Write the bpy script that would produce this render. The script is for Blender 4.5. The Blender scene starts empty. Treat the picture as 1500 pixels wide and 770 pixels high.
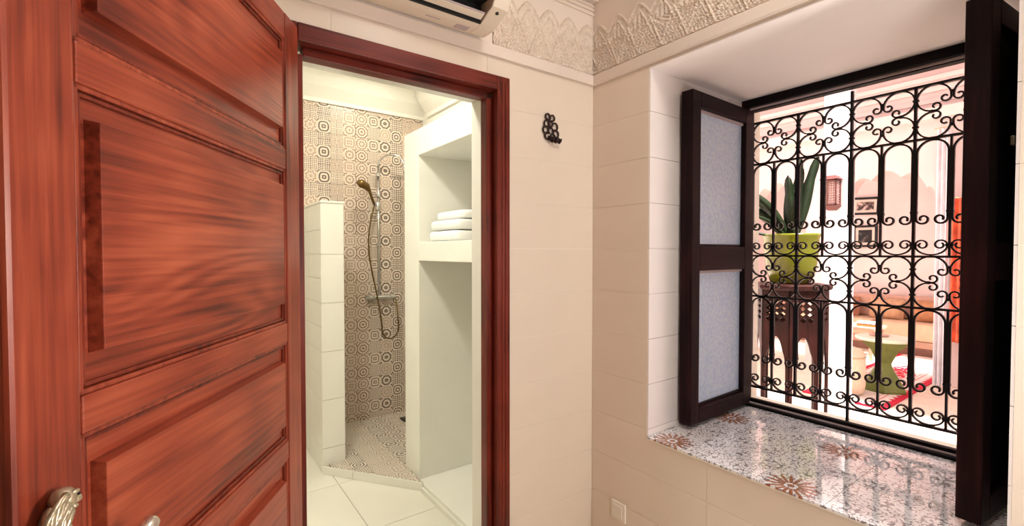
import bpy, math, random
from math import sin, cos, pi, radians, atan2, hypot
from mathutils import Vector

random.seed(7)
SC = bpy.context.scene
COL = SC.collection

# ------------------------------------------------------------------ camera
CAM_H = 1.45
cam_d = bpy.data.cameras.new('camera')
cam_d.sensor_width = 36.0
cam_d.lens = 36.0 * 679.0 / 1500.0
cam_d.clip_start = 0.02
cam = bpy.data.objects.new('camera', cam_d)
COL.objects.link(cam)
cam.location = (0, 0, CAM_H)
cam.rotation_euler = (radians(90 - 1.27), 0, radians(-35.8))
SC.camera = cam

# ------------------------------------------------------------------ world, sun, exposure
SC.view_settings.view_transform = 'Standard'
SC.view_settings.look = 'None'
SC.view_settings.gamma = 1.0
SC.view_settings.use_curve_mapping = False
SC.view_settings.exposure = 0.12
world = bpy.data.worlds.new('sky')
SC.world = world
world.use_nodes = True
wbg = world.node_tree.nodes['Background']
wbg.inputs[0].default_value = (1.0, 0.95, 0.985, 1)
wbg.inputs[1].default_value = 2.0

sun_d = bpy.data.lights.new('sun', 'SUN')
sun_d.energy = 20.0
sun_d.angle = radians(6)
sun_d.color = (1.0, 0.93, 0.9)
sun = bpy.data.objects.new('sun', sun_d)
COL.objects.link(sun)
sun.rotation_euler = (radians(25), radians(-4), 0)


def lamp_light(name, kind, loc, energy, color, size=0.2):
    d = bpy.data.lights.new(name, kind)
    d.energy = energy
    d.color = color
    if kind == 'AREA':
        d.shape = 'DISK'
        d.size = size
    else:
        d.shadow_soft_size = size
    o = bpy.data.objects.new(name, d)
    COL.objects.link(o)
    o.location = loc
    return o


# ceiling lamp of the room (out of the picture, above and behind the camera)
lamp_light('room_ceiling_light', 'AREA', (0.95, 0.35, 2.83), 8, (1.0, 0.95, 0.90), 0.45)
# fill light added out of view on the right, no lamp stands there
lamp_light('wall_fill_light', 'POINT', (1.385, -.38, 1.50), 28, (1.0, 0.955, 0.93), 0.05)
# second added fill, brightens the window recess and sill from the room
lamp_light('recess_fill_light', 'POINT', (.85, -.28, 1.22), 20, (1.0, 0.965, 0.955), 0.12)
# flush ceiling lamps of the bathroom
lamp_light('bathroom_ceiling_light', 'AREA', (0.30, 2.05, 2.86), 27, (1.0, 0.985, 0.88), 0.30)
lamp_light('shower_ceiling_light', 'AREA', (1.25, 3.3, 2.86), 8, (1.0, 0.92, 0.76), 0.15)

# ------------------------------------------------------------------ mesh helpers


class MB:
    def __init__(s):
        s.v = []
        s.f = []

    def add(s, vs, fs):
        b = len(s.v)
        s.v += [tuple(p) for p in vs]
        s.f += [tuple(i + b for i in f) for f in fs]
        return s

    def box(s, x0, x1, y0, y1, z0, z1):
        x0, x1 = min(x0, x1), max(x0, x1)
        y0, y1 = min(y0, y1), max(y0, y1)
        z0, z1 = min(z0, z1), max(z0, z1)
        return s.add([(x0, y0, z0), (x1, y0, z0), (x1, y1, z0), (x0, y1, z0),
                      (x0, y0, z1), (x1, y0, z1), (x1, y1, z1), (x0, y1, z1)],
                     [(0, 3, 2, 1), (4, 5, 6, 7), (0, 1, 5, 4), (1, 2, 6, 5), (2, 3, 7, 6), (3, 0, 4, 7)])

    def prism(s, poly, a, b, axis='z'):
        """extrude a 2D polygon from a to b along axis; poly in the two other axes, cyclic order"""
        def m(p, t):
            if axis == 'z':
                return (p[0], p[1], t)
            if axis == 'x':
                return (t, p[0], p[1])
            return (p[0], t, p[1])
        n = len(poly)
        vs = [m(p, a) for p in poly] + [m(p, b) for p in poly]
        fs = [tuple(range(n - 1, -1, -1)), tuple(range(n, 2 * n))]
        fs += [(i, (i + 1) % n, n + (i + 1) % n, n + i) for i in range(n)]
        return s.add(vs, fs)

    def tube(s, path, r, n=8, caps=True):
        P = [Vector(p) for p in path]
        rs = r if isinstance(r, (list, tuple)) else [r] * len(P)
        vs, fs = [], []
        up = None
        for i, p in enumerate(P):
            t = (P[min(i + 1, len(P) - 1)] - P[max(i - 1, 0)])
            t = t.normalized() if t.length > 1e-9 else Vector((0, 0, 1))
            if up is None:
                a = Vector((0, 0, 1)) if abs(t.z) < .9 else Vector((1, 0, 0))
                up = t.cross(a).normalized()
            up = (up - t * up.dot(t)).normalized()
            w = t.cross(up)
            for k in range(n):
                c = 2 * pi * k / n
                vs.append(p + (up * cos(c) + w * sin(c)) * rs[i])
        for i in range(len(P) - 1):
            for k in range(n):
                fs.append((i * n + k, i * n + (k + 1) % n, (i + 1) * n + (k + 1) % n, (i + 1) * n + k))
        if caps:
            fs.append(tuple(range(n - 1, -1, -1)))
            fs.append(tuple(range((len(P) - 1) * n, len(P) * n)))
        return s.add(vs, fs)

    def flat(s, path2, w, x0, x1):
        """flat iron bar: 2D path in (y, z), width w in plane, depth x0..x1"""
        n = len(path2)
        vs, fs = [], []
        for i, p in enumerate(path2):
            q0 = path2[max(i - 1, 0)]
            q1 = path2[min(i + 1, n - 1)]
            ty, tz = q1[0] - q0[0], q1[1] - q0[1]
            l = hypot(ty, tz) or 1
            ny, nz = -tz / l * w / 2, ty / l * w / 2
            vs += [(x0, p[0] + ny, p[1] + nz), (x0, p[0] - ny, p[1] - nz),
                   (x1, p[0] - ny, p[1] - nz), (x1, p[0] + ny, p[1] + nz)]
        for i in range(n - 1):
            for k in range(4):
                fs.append((i * 4 + k, i * 4 + (k + 1) % 4, i * 4 + 4 + (k + 1) % 4, i * 4 + 4 + k))
        fs += [(3, 2, 1, 0), (n * 4 - 4, n * 4 - 3, n * 4 - 2, n * 4 - 1)]
        return s.add(vs, fs)

    def lathe(s, prof, n=24, c=(0, 0, 0), rot=0, sx=1, sy=1):
        vs, fs = [], []
        for r, z in prof:
            for k in range(n):
                a = 2 * pi * k / n + rot
                vs.append((c[0] + r * cos(a) * sx, c[1] + r * sin(a) * sy, c[2] + z))
        m = len(prof)
        for i in range(m - 1):
            for k in range(n):
                fs.append((i * n + k, i * n + (k + 1) % n, (i + 1) * n + (k + 1) % n, (i + 1) * n + k))
        fs.append(tuple(range(n - 1, -1, -1)))
        fs.append(tuple(range((m - 1) * n, m * n)))
        return s.add(vs, fs)

    def ball(s, c, rx, ry, rz, n=10, m=6):
        prof = [(max(sin(pi * i / m), 1e-4), -cos(pi * i / m)) for i in range(m + 1)]
        vs, fs = [], []
        for r, z in prof:
            for k in range(n):
                a = 2 * pi * k / n
                vs.append((c[0] + rx * r * cos(a), c[1] + ry * r * sin(a), c[2] + rz * z))
        for i in range(m):
            for k in range(n):
                fs.append((i * n + k, i * n + (k + 1) % n, (i + 1) * n + (k + 1) % n, (i + 1) * n + k))
        return s.add(vs, fs)

    def grid(s, fn, nu, nv):
        vs = [fn(i / nu, j / nv) for j in range(nv + 1) for i in range(nu + 1)]
        fs = [(j * (nu + 1) + i, j * (nu + 1) + i + 1, (j + 1) * (nu + 1) + i + 1, (j + 1) * (nu + 1) + i)
              for j in range(nv) for i in range(nu)]
        return s.add(vs, fs)

    def mesh(s, name, mat, smooth=False, off=(0, 0, 0)):
        me = bpy.data.meshes.new(name)
        me.from_pydata([(p[0] - off[0], p[1] - off[1], p[2] - off[2]) for p in s.v], [], s.f)
        me.materials.append(mat)
        if smooth:
            for p in me.polygons:
                p.use_smooth = True
        me.update()
        return me

    def build(s, name, mat, parent=None, smooth=False, bevel=0, local=False, seg=2):
        off = (0, 0, 0)
        if parent is not None and not local:
            off = world_loc(parent)
        me = s.mesh(name, mat, smooth, off)
        o = bpy.data.objects.new(name, me)
        COL.objects.link(o)
        if parent is not None:
            o.parent = parent
        if bevel:
            b = o.modifiers.new('bevel', 'BEVEL')
            b.width = bevel
            b.segments = seg
            b.limit_method = 'ANGLE'
            b.angle_limit = radians(40)
        return o


def world_loc(o):
    l = Vector(o.location)
    while o.parent is not None:
        o = o.parent
        l = l + Vector(o.location)
    return l


def tag(o, label=None, cat=None, group=None, kind=None):
    if label:
        o['label'] = label
    if cat:
        o['category'] = cat
    if group:
        o['group'] = group
    if kind:
        o['kind'] = kind
    return o


def empty(name, loc, label=None, cat=None, group=None, rz=0):
    o = bpy.data.objects.new(name, None)
    COL.objects.link(o)
    o.location = loc
    o.rotation_euler = (0, 0, rz)
    o.empty_display_size = .05
    return tag(o, label, cat, group)


def struct(o, label=None):
    o['kind'] = 'structure'
    if label:
        o['label'] = label
    return o


# ------------------------------------------------------------------ material helpers
def srgb(r, g, b):
    def c(x):
        x /= 255.0
        return x / 12.92 if x <= .04045 else ((x + .055) / 1.055) ** 2.4
    return (c(r), c(g), c(b), 1)


class NT:
    def __init__(s, name):
        s.m = bpy.data.materials.new(name)
        s.m.use_nodes = True
        s.t = s.m.node_tree
        s.b = s.t.nodes['Principled BSDF']

    def n(s, typ, **kw):
        nd = s.t.nodes.new(typ)
        for k, v in kw.items():
            setattr(nd, k, v)
        return nd

    def set(s, sock, v):
        if hasattr(v, 'is_output') or isinstance(v, bpy.types.NodeSocket):
            s.t.links.new(v, sock)
        else:
            sock.default_value = v

    def math(s, op, a, b=0.0, c=None):
        nd = s.n('ShaderNodeMath', operation=op)
        s.set(nd.inputs[0], a)
        s.set(nd.inputs[1], b)
        if c is not None:
            s.set(nd.inputs[2], c)
        return nd.outputs[0]

    def mix(s, f, a, b):
        nd = s.n('ShaderNodeMix', data_type='RGBA')
        s.set(nd.inputs[0], f)
        s.set(nd.inputs[6], a)
        s.set(nd.inputs[7], b)
        return nd.outputs[2]

    def coord(s, kind='Object'):
        if kind == 'Position':
            return s.n('ShaderNodeNewGeometry').outputs['Position']
        return s.n('ShaderNodeTexCoord').outputs[kind]

    def mapping(s, vec, scale=(1, 1, 1), loc=(0, 0, 0), rot=(0, 0, 0)):
        nd = s.n('ShaderNodeMapping')
        s.t.links.new(vec, nd.inputs[0])
        nd.inputs['Scale'].default_value = scale
        nd.inputs['Location'].default_value = loc
        nd.inputs['Rotation'].default_value = rot
        return nd.outputs[0]

    def noise(s, vec, scale, detail=3, rough=.5, dist=0):
        nd = s.n('ShaderNodeTexNoise')
        s.t.links.new(vec, nd.inputs['Vector'])
        nd.inputs['Scale'].default_value = scale
        nd.inputs['Detail'].default_value = detail
        nd.inputs['Roughness'].default_value = rough
        nd.inputs['Distortion'].default_value = dist
        return nd.outputs['Fac']

    def ramp(s, f, stops, interp='LINEAR'):
        nd = s.n('ShaderNodeValToRGB')
        s.set(nd.inputs[0], f)
        cr = nd.color_ramp
        cr.interpolation = interp
        cr.elements[0].position, cr.elements[0].color = stops[0]
        cr.elements[1].position, cr.elements[1].color = stops[-1]
        for p, c in stops[1:-1]:
            e = cr.elements.new(p)
            e.color = c
        return nd.outputs[0]

    def bump(s, h, strength=.3, dist=.005):
        nd = s.n('ShaderNodeBump')
        s.t.links.new(h, nd.inputs['Height'])
        nd.inputs['Strength'].default_value = strength
        nd.inputs['Distance'].default_value = dist
        s.t.links.new(nd.outputs[0], s.b.inputs['Normal'])

    def base(s, col, rough=.5, metal=0.0, spec=None):
        s.set(s.b.inputs['Base Color'], col)
        s.set(s.b.inputs['Roughness'], rough)
        s.b.inputs['Metallic'].default_value = metal
        if spec is not None:
            s.b.inputs['Specular IOR Level'].default_value = spec
        return s


def plain(name, col, rough=.6, var=.06, scale=6, metal=0, spec=None, bump=0, bscale=40):
    t = NT(name)
    c = t.coord()
    f = t.noise(c, scale, 4)
    d = tuple(max(0, x * (1 - var * 2)) for x in col[:3]) + (1,)
    l = tuple(min(1, x * (1 + var)) for x in col[:3]) + (1,)
    t.base(t.ramp(f, [(.3, d), (.7, l)]), rough, metal, spec)
    if bump:
        t.bump(t.noise(c, bscale, 3), bump, .004)
    return t.m


def wood(name, axis, dark, mid, light, rough=.32, scale=1.0, offset=0.0, spec=.5):
    t = NT(name)
    c = t.coord()
    st = [22.0, 22.0, 22.0]
    st[axis] = 0.9
    m = t.mapping(c, tuple(x * scale for x in st), (offset, offset * 1.7, offset * .6))
    g1 = t.noise(m, 1.1, 6, .62, 1.2)
    st3 = [60.0, 60.0, 60.0]
    st3[axis] = 1.6
    fine = t.noise(t.mapping(c, tuple(x * scale for x in st3), (offset, offset, offset)), 1.6, 3, .6)
    # cathedral figure: rings of a slow noise, stretched along the grain
    st2 = [7.0, 7.0, 7.0]
    st2[axis] = .8
    slow = t.noise(t.mapping(c, tuple(x * scale for x in st2), (offset * .3, offset, offset)), .8, 1, .4, .3)
    fig = t.math('SINE', t.math('MULTIPLY', slow, 150.0))
    big = t.noise(t.mapping(c, (1.5, 1.5, 1.5), (offset, 0, offset)), 2.6, 2)
    patch = t.math('MULTIPLY', fig, t.ramp(t.noise(t.mapping(c, (1, 1, 1), (offset, offset, 0)), 5.0, 1), [(.46, (0, 0, 0, 1)), (.64, (1, 1, 1, 1))]))
    s1 = t.math('ADD', t.math('MULTIPLY', g1, .30), t.math('MULTIPLY', fine, .36))
    s1 = t.math('MULTIPLY_ADD', patch, .05, s1)
    s2 = t.math('MULTIPLY_ADD', big, .40, s1)
    t.base(t.ramp(s2, [(.38, dark), (.53, mid), (.70, light)]), rough, 0.0, spec)
    t.bump(t.math('ADD', fine, t.math('MULTIPLY', patch, .25)), .12, .002)
    return t.m


MAT = {}
DW = (srgb(86, 27, 17), srgb(146, 61, 40), srgb(182, 92, 63))
MAT['door_v'] = wood('red_wood_vertical', 2, *DW, rough=.34)
MAT['door_h'] = wood('red_wood_horizontal', 0, *DW, rough=.32, offset=2.3)
MAT['door_dark'] = wood('red_wood_moulding', 2, srgb(70, 20, 12), srgb(112, 38, 22), srgb(140, 56, 34), rough=.35)
MAT['frame_v'] = wood('dark_red_frame_vertical', 2, srgb(58, 14, 9), srgb(104, 33, 20), srgb(128, 46, 28), rough=.38, spec=.3)
MAT['frame_h'] = wood('dark_red_frame_horizontal', 0, srgb(58, 14, 9), srgb(104, 33, 20), srgb(128, 46, 28), rough=.38, spec=.3)
MAT['shutter_v'] = wood('near_black_brown_wood_vertical', 2, srgb(12, 4, 6), srgb(28, 10, 13), srgb(52, 22, 25), rough=.5, spec=.15)
MAT['shutter_h'] = wood('near_black_brown_wood_horizontal', 0, srgb(12, 4, 6), srgb(28, 10, 13), srgb(52, 22, 25), rough=.5, spec=.15)
MAT['black_wood'] = wood('black_stained_wood', 1, srgb(5, 3, 4), srgb(10, 5, 6), srgb(18, 9, 10), rough=.55, spec=.15)
MAT['bead'] = plain('pale_glazing_bead', srgb(196, 176, 176), .5)
MAT['wall_tile'] = plain('cream_glazed_wall_tile', srgb(231, 215, 197), .22, .02, 2.5, bump=.03, bscale=12)
MAT['white_tile'] = plain('white_glazed_wall_tile', srgb(236, 233, 222), .2, .02, 2.5, bump=.03, bscale=12)
MAT['grout'] = plain('pale_grout', srgb(240, 230, 214), .8, .03, 30)
MAT['plaster'] = plain('cream_plaster', srgb(232, 216, 202), .75, .03, 3, bump=.05, bscale=25)
MAT['plaster_white'] = plain('white_plaster', srgb(240, 238, 228), .7, .02, 3, bump=.03, bscale=20)
MAT['carved'] = plain('carved_gypsum', srgb(228, 212, 196), .8, .05, 60)
MAT['ceiling'] = plain('ceiling_paint', srgb(238, 232, 222), .85, .02, 2)
MAT['iron'] = plain('black_wrought_iron', srgb(17, 15, 17), .42, .15, 30, metal=.3, bump=.1, bscale=90)
MAT['hook_iron'] = plain('brown_cast_iron', srgb(52, 34, 30), .45, .2, 60, metal=.5)
MAT['brass'] = plain('pale_aged_brass', srgb(206, 196, 170), .33, .12, 70, metal=.8, bump=.25, bscale=120)
MAT['nickel'] = plain('bright_nickel', srgb(226, 220, 208), .25, .08, 70, metal=.9, bump=.2, bscale=130)
MAT['chrome'] = plain('chrome', srgb(206, 206, 206), .16, .03, 10, metal=1.0)
MAT['bronze'] = plain('bronzed_hose', srgb(116, 92, 52), .35, .1, 40, metal=.8)
MAT['ac_white'] = plain('ivory_plastic', srgb(236, 222, 202), .38, .02, 3)
MAT['ac_black'] = plain('black_vent_plastic', srgb(8, 8, 8), .6, .1, 3)
MAT['plastic_white'] = plain('white_switch_plastic', srgb(240, 230, 214), .35, .01, 3)
MAT['towel'] = plain('white_terry', srgb(246, 245, 242), .95, .02, 30, bump=.4, bscale=260)


def patchwork(name, ax_u, ax_v, size, cream, dark, brown, accent, rough, warm=1.0, seed=0.0):
    """printed patchwork tile: every square cell gets its own rosette or lattice"""
    t = NT(name)
    p = t.coord('Position')
    sep = t.n('ShaderNodeSeparateXYZ')
    t.t.links.new(p, sep.inputs[0])
    u = t.math('DIVIDE', sep.outputs[ax_u], size)
    v = t.math('DIVIDE', sep.outputs[ax_v], size)
    cu = t.math('FLOOR', u)
    cv = t.math('MODULO', t.math('FLOOR', v), 2.0)
    fu = t.math('SUBTRACT', t.math('FRACT', u), .5)
    fv = t.math('SUBTRACT', t.math('FRACT', v), .5)
    au = t.math('ABSOLUTE', fu)
    av = t.math('ABSOLUTE', fv)
    comb = t.n('ShaderNodeCombineXYZ')
    t.t.links.new(cu, comb.inputs[0])
    t.t.links.new(cv, comb.inputs[1])
    comb.inputs[2].default_value = seed
    wn = t.n('ShaderNodeTexWhiteNoise', noise_dimensions='3D')
    t.t.links.new(comb.outputs[0], wn.inputs['Vector'])
    rs = t.n('ShaderNodeSeparateColor')
    t.t.links.new(wn.outputs['Color'], rs.inputs[0])
    r1, r2, r3 = rs.outputs[0], rs.outputs[1], rs.outputs[2]
    d = t.math('SQRT', t.math('ADD', t.math('MULTIPLY', fu, fu), t.math('MULTIPLY', fv, fv)))
    th = t.math('ARCTAN2', fv, fu)
    pet = t.math('COSINE', t.math('MULTIPLY', th, t.math('MULTIPLY_ADD', t.math('FLOOR', t.math('MULTIPLY', r2, 2.99)), 4.0, 4.0)))
    fr = t.math('MULTIPLY_ADD', r1, 14.0, 16.0)
    ros = t.math('SINE', t.math('ADD', t.math('MULTIPLY_ADD', d, fr, t.math('MULTIPLY', r2, 6.0)),
                                t.math('MULTIPLY', pet, t.math('MULTIPLY_ADD', r3, 1.2, .3))))
    l1 = t.math('SINE', t.math('MULTIPLY', t.math('ADD', au, av), t.math('MULTIPLY_ADD', r2, 14.0, 18.0)))
    l2 = t.math('SINE', t.math('MULTIPLY', t.math('SUBTRACT', au, av), t.math('MULTIPLY_ADD', r3, 14.0, 20.0)))
    lat = t.math('MULTIPLY', l1, l2)
    pick = t.math('GREATER_THAN', r1, .42)
    val = t.math('ADD', t.math('MULTIPLY', ros, pick), t.math('MULTIPLY', lat, t.math('SUBTRACT', 1.35, pick)))
    val = t.math('ADD', t.math('MULTIPLY_ADD', val, .38, .60), t.math('MULTIPLY_ADD', r3, .26, -.10))
    inkc = t.mix(t.math('GREATER_THAN', r2, .5), dark, brown)
    inkc = t.mix(t.math('GREATER_THAN', r3, .72), inkc, accent)
    ink = t.ramp(val, [(.30, (1, 1, 1, 1)), (.46, (0, 0, 0, 1))])
    mid = t.ramp(val, [(.48, (1, 1, 1, 1)), (.62, (0, 0, 0, 1))])
    c1 = t.mix(t.math('MULTIPLY', mid, .42), cream, brown)
    c2 = t.mix(t.math('MULTIPLY', ink, .82), c1, inkc)
    # a little tile to tile tint, and print grain
    c3 = t.mix(t.math('MULTIPLY', r3, .16), c2, brown)
    c4 = t.mix(t.math('MULTIPLY', t.noise(p, 90, 2), .16), c3, dark)
    t.base(c4, rough)
    return t.m


MAT['shower_tile'] = patchwork('patchwork_printed_tile', 0, 2, .1, srgb(236, 220, 202), srgb(40, 30, 32),
                               srgb(134, 98, 84), srgb(150, 96, 66), .3, seed=3)
MAT['shower_floor'] = patchwork('patchwork_floor_tile', 0, 1, .1, srgb(238, 228, 212), srgb(44, 36, 36),
                                srgb(128, 92, 66), srgb(120, 76, 40), .28, seed=9)


def sill_material():
    """white glazed tile with fine blue-black arabesques and rust-coloured eight-armed stars"""
    t = NT('glossy_arabesque_sill_tile')
    p = t.coord('Position')
    sep = t.n('ShaderNodeSeparateXYZ')
    t.t.links.new(p, sep.inputs[0])
    S = .205
    u = t.math('DIVIDE', t.math('SUBTRACT', sep.outputs[0], 1.3785), S)
    v = t.math('DIVIDE', t.math('SUBTRACT', sep.outputs[1], .5225), S)
    fu = t.math('SUBTRACT', t.math('FRACT', u), .5)
    fv = t.math('SUBTRACT', t.math('FRACT', v), .5)
    par = t.math('ADD', t.math('ABSOLUTE', t.math('MODULO', t.math('FLOOR', u), 2.0)), t.math('ABSOLUTE', t.math('MODULO', t.math('FLOOR', v), 2.0)))
    star_cell = t.math('LESS_THAN', par, .5)
    d = t.math('SQRT', t.math('ADD', t.math('MULTIPLY', fu, fu), t.math('MULTIPLY', fv, fv)))
    th = t.math('ARCTAN2', fv, fu)
    arms = t.math('POWER', t.math('ABSOLUTE', t.math('COSINE', t.math('MULTIPLY', th, 8.0))), 1.5)
    rad = t.math('MULTIPLY_ADD', arms, .26, .10)
    star = t.math('MULTIPLY', t.math('LESS_THAN', d, rad), star_cell)
    star = t.math('MULTIPLY', star, t.math('GREATER_THAN', t.math('ABSOLUTE', t.math('SUBTRACT', d, .07)), .022))
    # arabesque: warped mirrored coordinates through a distorted band pattern
    au = t.math('ABSOLUTE', fu)
    av = t.math('ABSOLUTE', fv)
    wu = t.math('ADD', au, t.math('MULTIPLY', t.math('SINE', t.math('MULTIPLY', av, 31.0)), .045))
    wv = t.math('ADD', av, t.math('MULTIPLY', t.math('SINE', t.math('MULTIPLY', au, 27.0)), .05))
    s1 = t.math('SINE', t.math('MULTIPLY', wu, 46.0))
    s2 = t.math('SINE', t.math('MULTIPLY', wv, 43.0))
    sw = t.math('ADD', s1, s2)
    line = t.math('LESS_THAN', t.math('ABSOLUTE', t.math('SUBTRACT', sw, .35)), .42)
    vor = t.n('ShaderNodeTexVoronoi')
    t.t.links.new(p, vor.inputs['Vector'])
    vor.inputs['Scale'].default_value = 95
    dots = t.math('LESS_THAN', vor.outputs['Distance'], .30)
    brk = t.math('GREATER_THAN', t.noise(p, 60, 2), .43)
    ink = t.math('MAXIMUM', t.math('MULTIPLY', line, brk), t.math('MULTIPLY', dots, t.math('GREATER_THAN', t.noise(p, 16, 1), .42)))
    tint = t.mix(t.math('GREATER_THAN', t.noise(p, 9, 1), .55), srgb(54, 46, 62), srgb(96, 66, 52))
    c = t.mix(t.math('MULTIPLY', ink, .74), srgb(246, 241, 241), tint)
    c = t.mix(t.math('MULTIPLY', star, .9), c, srgb(158, 88, 40))
    t.base(c, .06)
    t.b.inputs['Coat Weight'].default_value = .6
    t.b.inputs['Coat Roughness'].default_value = .02
    return t.m


MAT['sill'] = sill_material()


def glass_material():
    t = NT('patterned_obscure_glass')
    c = t.coord()
    vor = t.n('ShaderNodeTexVoronoi', feature='SMOOTH_F1')
    t.t.links.new(t.mapping(c, (1, 1, 1)), vor.inputs['Vector'])
    vor.inputs['Scale'].default_value = 85
    t.base(t.ramp(vor.outputs['Distance'], [(.1, srgb(232, 243, 255)), (.6, srgb(208, 224, 250))]), .3)
    t.b.inputs['Transmission Weight'].default_value = .12
    t.bump(vor.outputs['Distance'], .7, .004)
    return t.m


MAT['glass'] = glass_material()

# ------------------------------------------------------------------ dimensions of the place
YA, YA2 = 1.41, 1.56          # wall with the bathroom door: front and back face
XB, XB2 = 1.443, 2.28         # wall with the window: room face and patio face
ZTOP = 2.155                  # top of the wall tiles
DX0, DX1, DZ = .225, .992, 2.085   # outer size of the door frame
WY0, WY1, WZ0, WZ1 = .17, 1.122, .74, 2.145   # window recess
CEIL = 2.9

# ------------------------------------------------------------------ room shell
floor = struct(MB().box(-1.9, 2.28, -2.3, YA, -.12, -.008).build('floor', MAT['grout']), 'tiled room floor')
MAT['floor_tile'] = plain('cream_floor_tile', srgb(226, 216, 196), .25, .03, 3)
_tm = {}


def tile_obj(boxes, mat, parent, name, t_axis=None):
    """one tile = one object; boxes in world space; alike single boxes share mesh data"""
    x0 = min(b[0] for b in boxes)
    y0 = min(b[2] for b in boxes)
    z0 = min(b[4] for b in boxes)
    key = (mat.name, name) + tuple(tuple(round(c - o, 4) for c, o in zip(b, (x0, x0, y0, y0, z0, z0))) for b in boxes)
    if key not in _tm:
        m = MB()
        for b in boxes:
            m.box(b[0] - x0, b[1] - x0, b[2] - y0, b[3] - y0, b[4] - z0, b[5] - z0)
        _tm[key] = m.mesh(name, mat)
    o = bpy.data.objects.new(name, _tm[key])
    COL.objects.link(o)
    o.location = Vector((x0, y0, z0)) - (world_loc(parent) if parent else Vector())
    o.parent = parent
    return o


def rect_minus(r, hole):
    """rectangle (a0,a1,b0,b1) minus a hole -> touching rectangles"""
    a0, a1, b0, b1 = r
    h0, h1, g0, g1 = hole
    if a1 <= h0 or a0 >= h1 or b1 <= g0 or b0 >= g1:
        return [r]
    out = []
    if a0 < h0:
        out.append((a0, h0, b0, b1))
    if a1 > h1:
        out.append((h1, a1, b0, b1))
    c0, c1 = max(a0, h0), min(a1, h1)
    if b0 < g0:
        out.append((c0, c1, b0, g0))
    if b1 > g1:
        out.append((c0, c1, g1, b1))
    return out


def tile_field(parent, mat, plane, at, depth, A, B, ha, hb, holes=(), gap=.0016, name='wall_tile'):
    """plane 'x','y','z': tiles lie in that plane from at to at+depth. A, B: joint coordinates."""
    for i in range(len(A) - 1):
        for j in range(len(B) - 1):
            r = (max(A[i], ha[0]) + gap / 2, min(A[i + 1], ha[1]) - gap / 2,
                 max(B[j], hb[0]) + gap / 2, min(B[j + 1], hb[1]) - gap / 2)
            if r[1] - r[0] < .008 or r[3] - r[2] < .008:
                continue
            rs = [r]
            for h in holes:
                rs = [q for x in rs for q in rect_minus(x, h)]
            rs = [q for q in rs if q[1] - q[0] > .004 and q[3] - q[2] > .004]
            if not rs:
                continue
            t0, t1 = min(at, at + depth), max(at, at + depth)
            bx = []
            for a0, a1, b0, b1 in rs:
                bx.append((t0, t1, a0, a1, b0, b1) if plane == 'x' else
                          (a0, a1, t0, t1, b0, b1) if plane == 'y' else (a0, a1, b0, b1, t0, t1))
            tile_obj(bx, mat, parent, name)


def steps(a, d, lo, hi):
    k0 = math.floor((lo - a) / d)
    out = []
    while a + k0 * d < hi + d:
        out.append(a + k0 * d)
        k0 += 1
    return out


TW, TH = .537, .172
tile_field(floor, MAT['floor_tile'], 'z', -.008, .008, steps(.2, .6, -1.9, XB), steps(.57, .6, -2.3, YA), (-1.9, XB), (-2.3, YA), name='floor_tile')

# wall with the bathroom doorway
m = MB()
g = .0012
m.box(-1.9, DX0 + .02, YA + g, YA2, 0, CEIL)
m.box(DX1 - .02, XB + .3, YA + g, YA2, 0, CEIL)
m.box(DX0 + .02, DX1 - .02, YA + g, YA2, DZ - .02, CEIL)
wall_front = struct(m.build('wall_front', MAT['grout']), 'cream tiled wall with the bathroom doorway')
tile_field(wall_front, MAT['wall_tile'], 'y', YA, g + .002, steps(XB, TW, -1.9, XB), steps(1.466, TH, 0, ZTOP), (-1.9, XB), (0, ZTOP),
           [(DX0 + .01, DX1 - .01, -1, DZ - .01)])
MB().box(-1.9, XB, YA - .001, YA + g, ZTOP, CEIL).build('upper_plaster', MAT['plaster'], wall_front)

# wall with the window recess
m = MB()
m.box(XB + g, XB2, WY1, YA2, 0, CEIL)
m.box(XB + g, XB2, -2.3, WY0 - .0, 0, CEIL)
m.box(XB + g, XB2, WY0, WY1, 0, WZ0)
m.box(XB + g, XB2, WY0, WY1, WZ1, CEIL)
wall_right = struct(m.build('wall_right', MAT['grout']), 'cream tiled wall with the deep window recess')
tile_field(wall_right, MAT['wall_tile'], 'x', XB, g + .002, sorted(YA - TW * k for k in range(-1, 8)), steps(1.466, TH, 0, ZTOP), (-2.3, YA), (0, ZTOP),
           [(WY0, WY1, WZ0 + .012, WZ1)])
MB().box(XB - .001, XB + g, -2.3, YA, ZTOP, CEIL).build('upper_plaster', MAT['plaster'], wall_right)
MAT['reveal_tile'] = plain('pale_reveal_tile', srgb(238, 228, 222), .2, .02, 3)
tile_field(wall_right, MAT['reveal_tile'], 'y', WY1, -.006, steps(XB, TW, XB, XB2), steps(1.466, TH, WZ0, WZ1), (XB, 2.10), (WZ0 + .012, WZ1))
tile_field(wall_right, MAT['reveal_tile'], 'y', WY0, .006, steps(XB, TW, XB, XB2), steps(1.466, TH, WZ0, WZ1), (XB, 2.10), (WZ0 + .012, WZ1))
MB().box(XB, 2.10, WY0, WY1, WZ1 - .006, WZ1 + .001).build('recess_soffit', plain('pale_rose_plaster', srgb(250, 240, 236), .8, .02, 2), wall_right)
MB().box(2.165, XB2 + .01, WY0 - .0, WY1, WZ0 - .004, .752).build('outer_ledge', plain('pale_stone_ledge', srgb(240, 228, 206), .6), wall_right)

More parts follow.
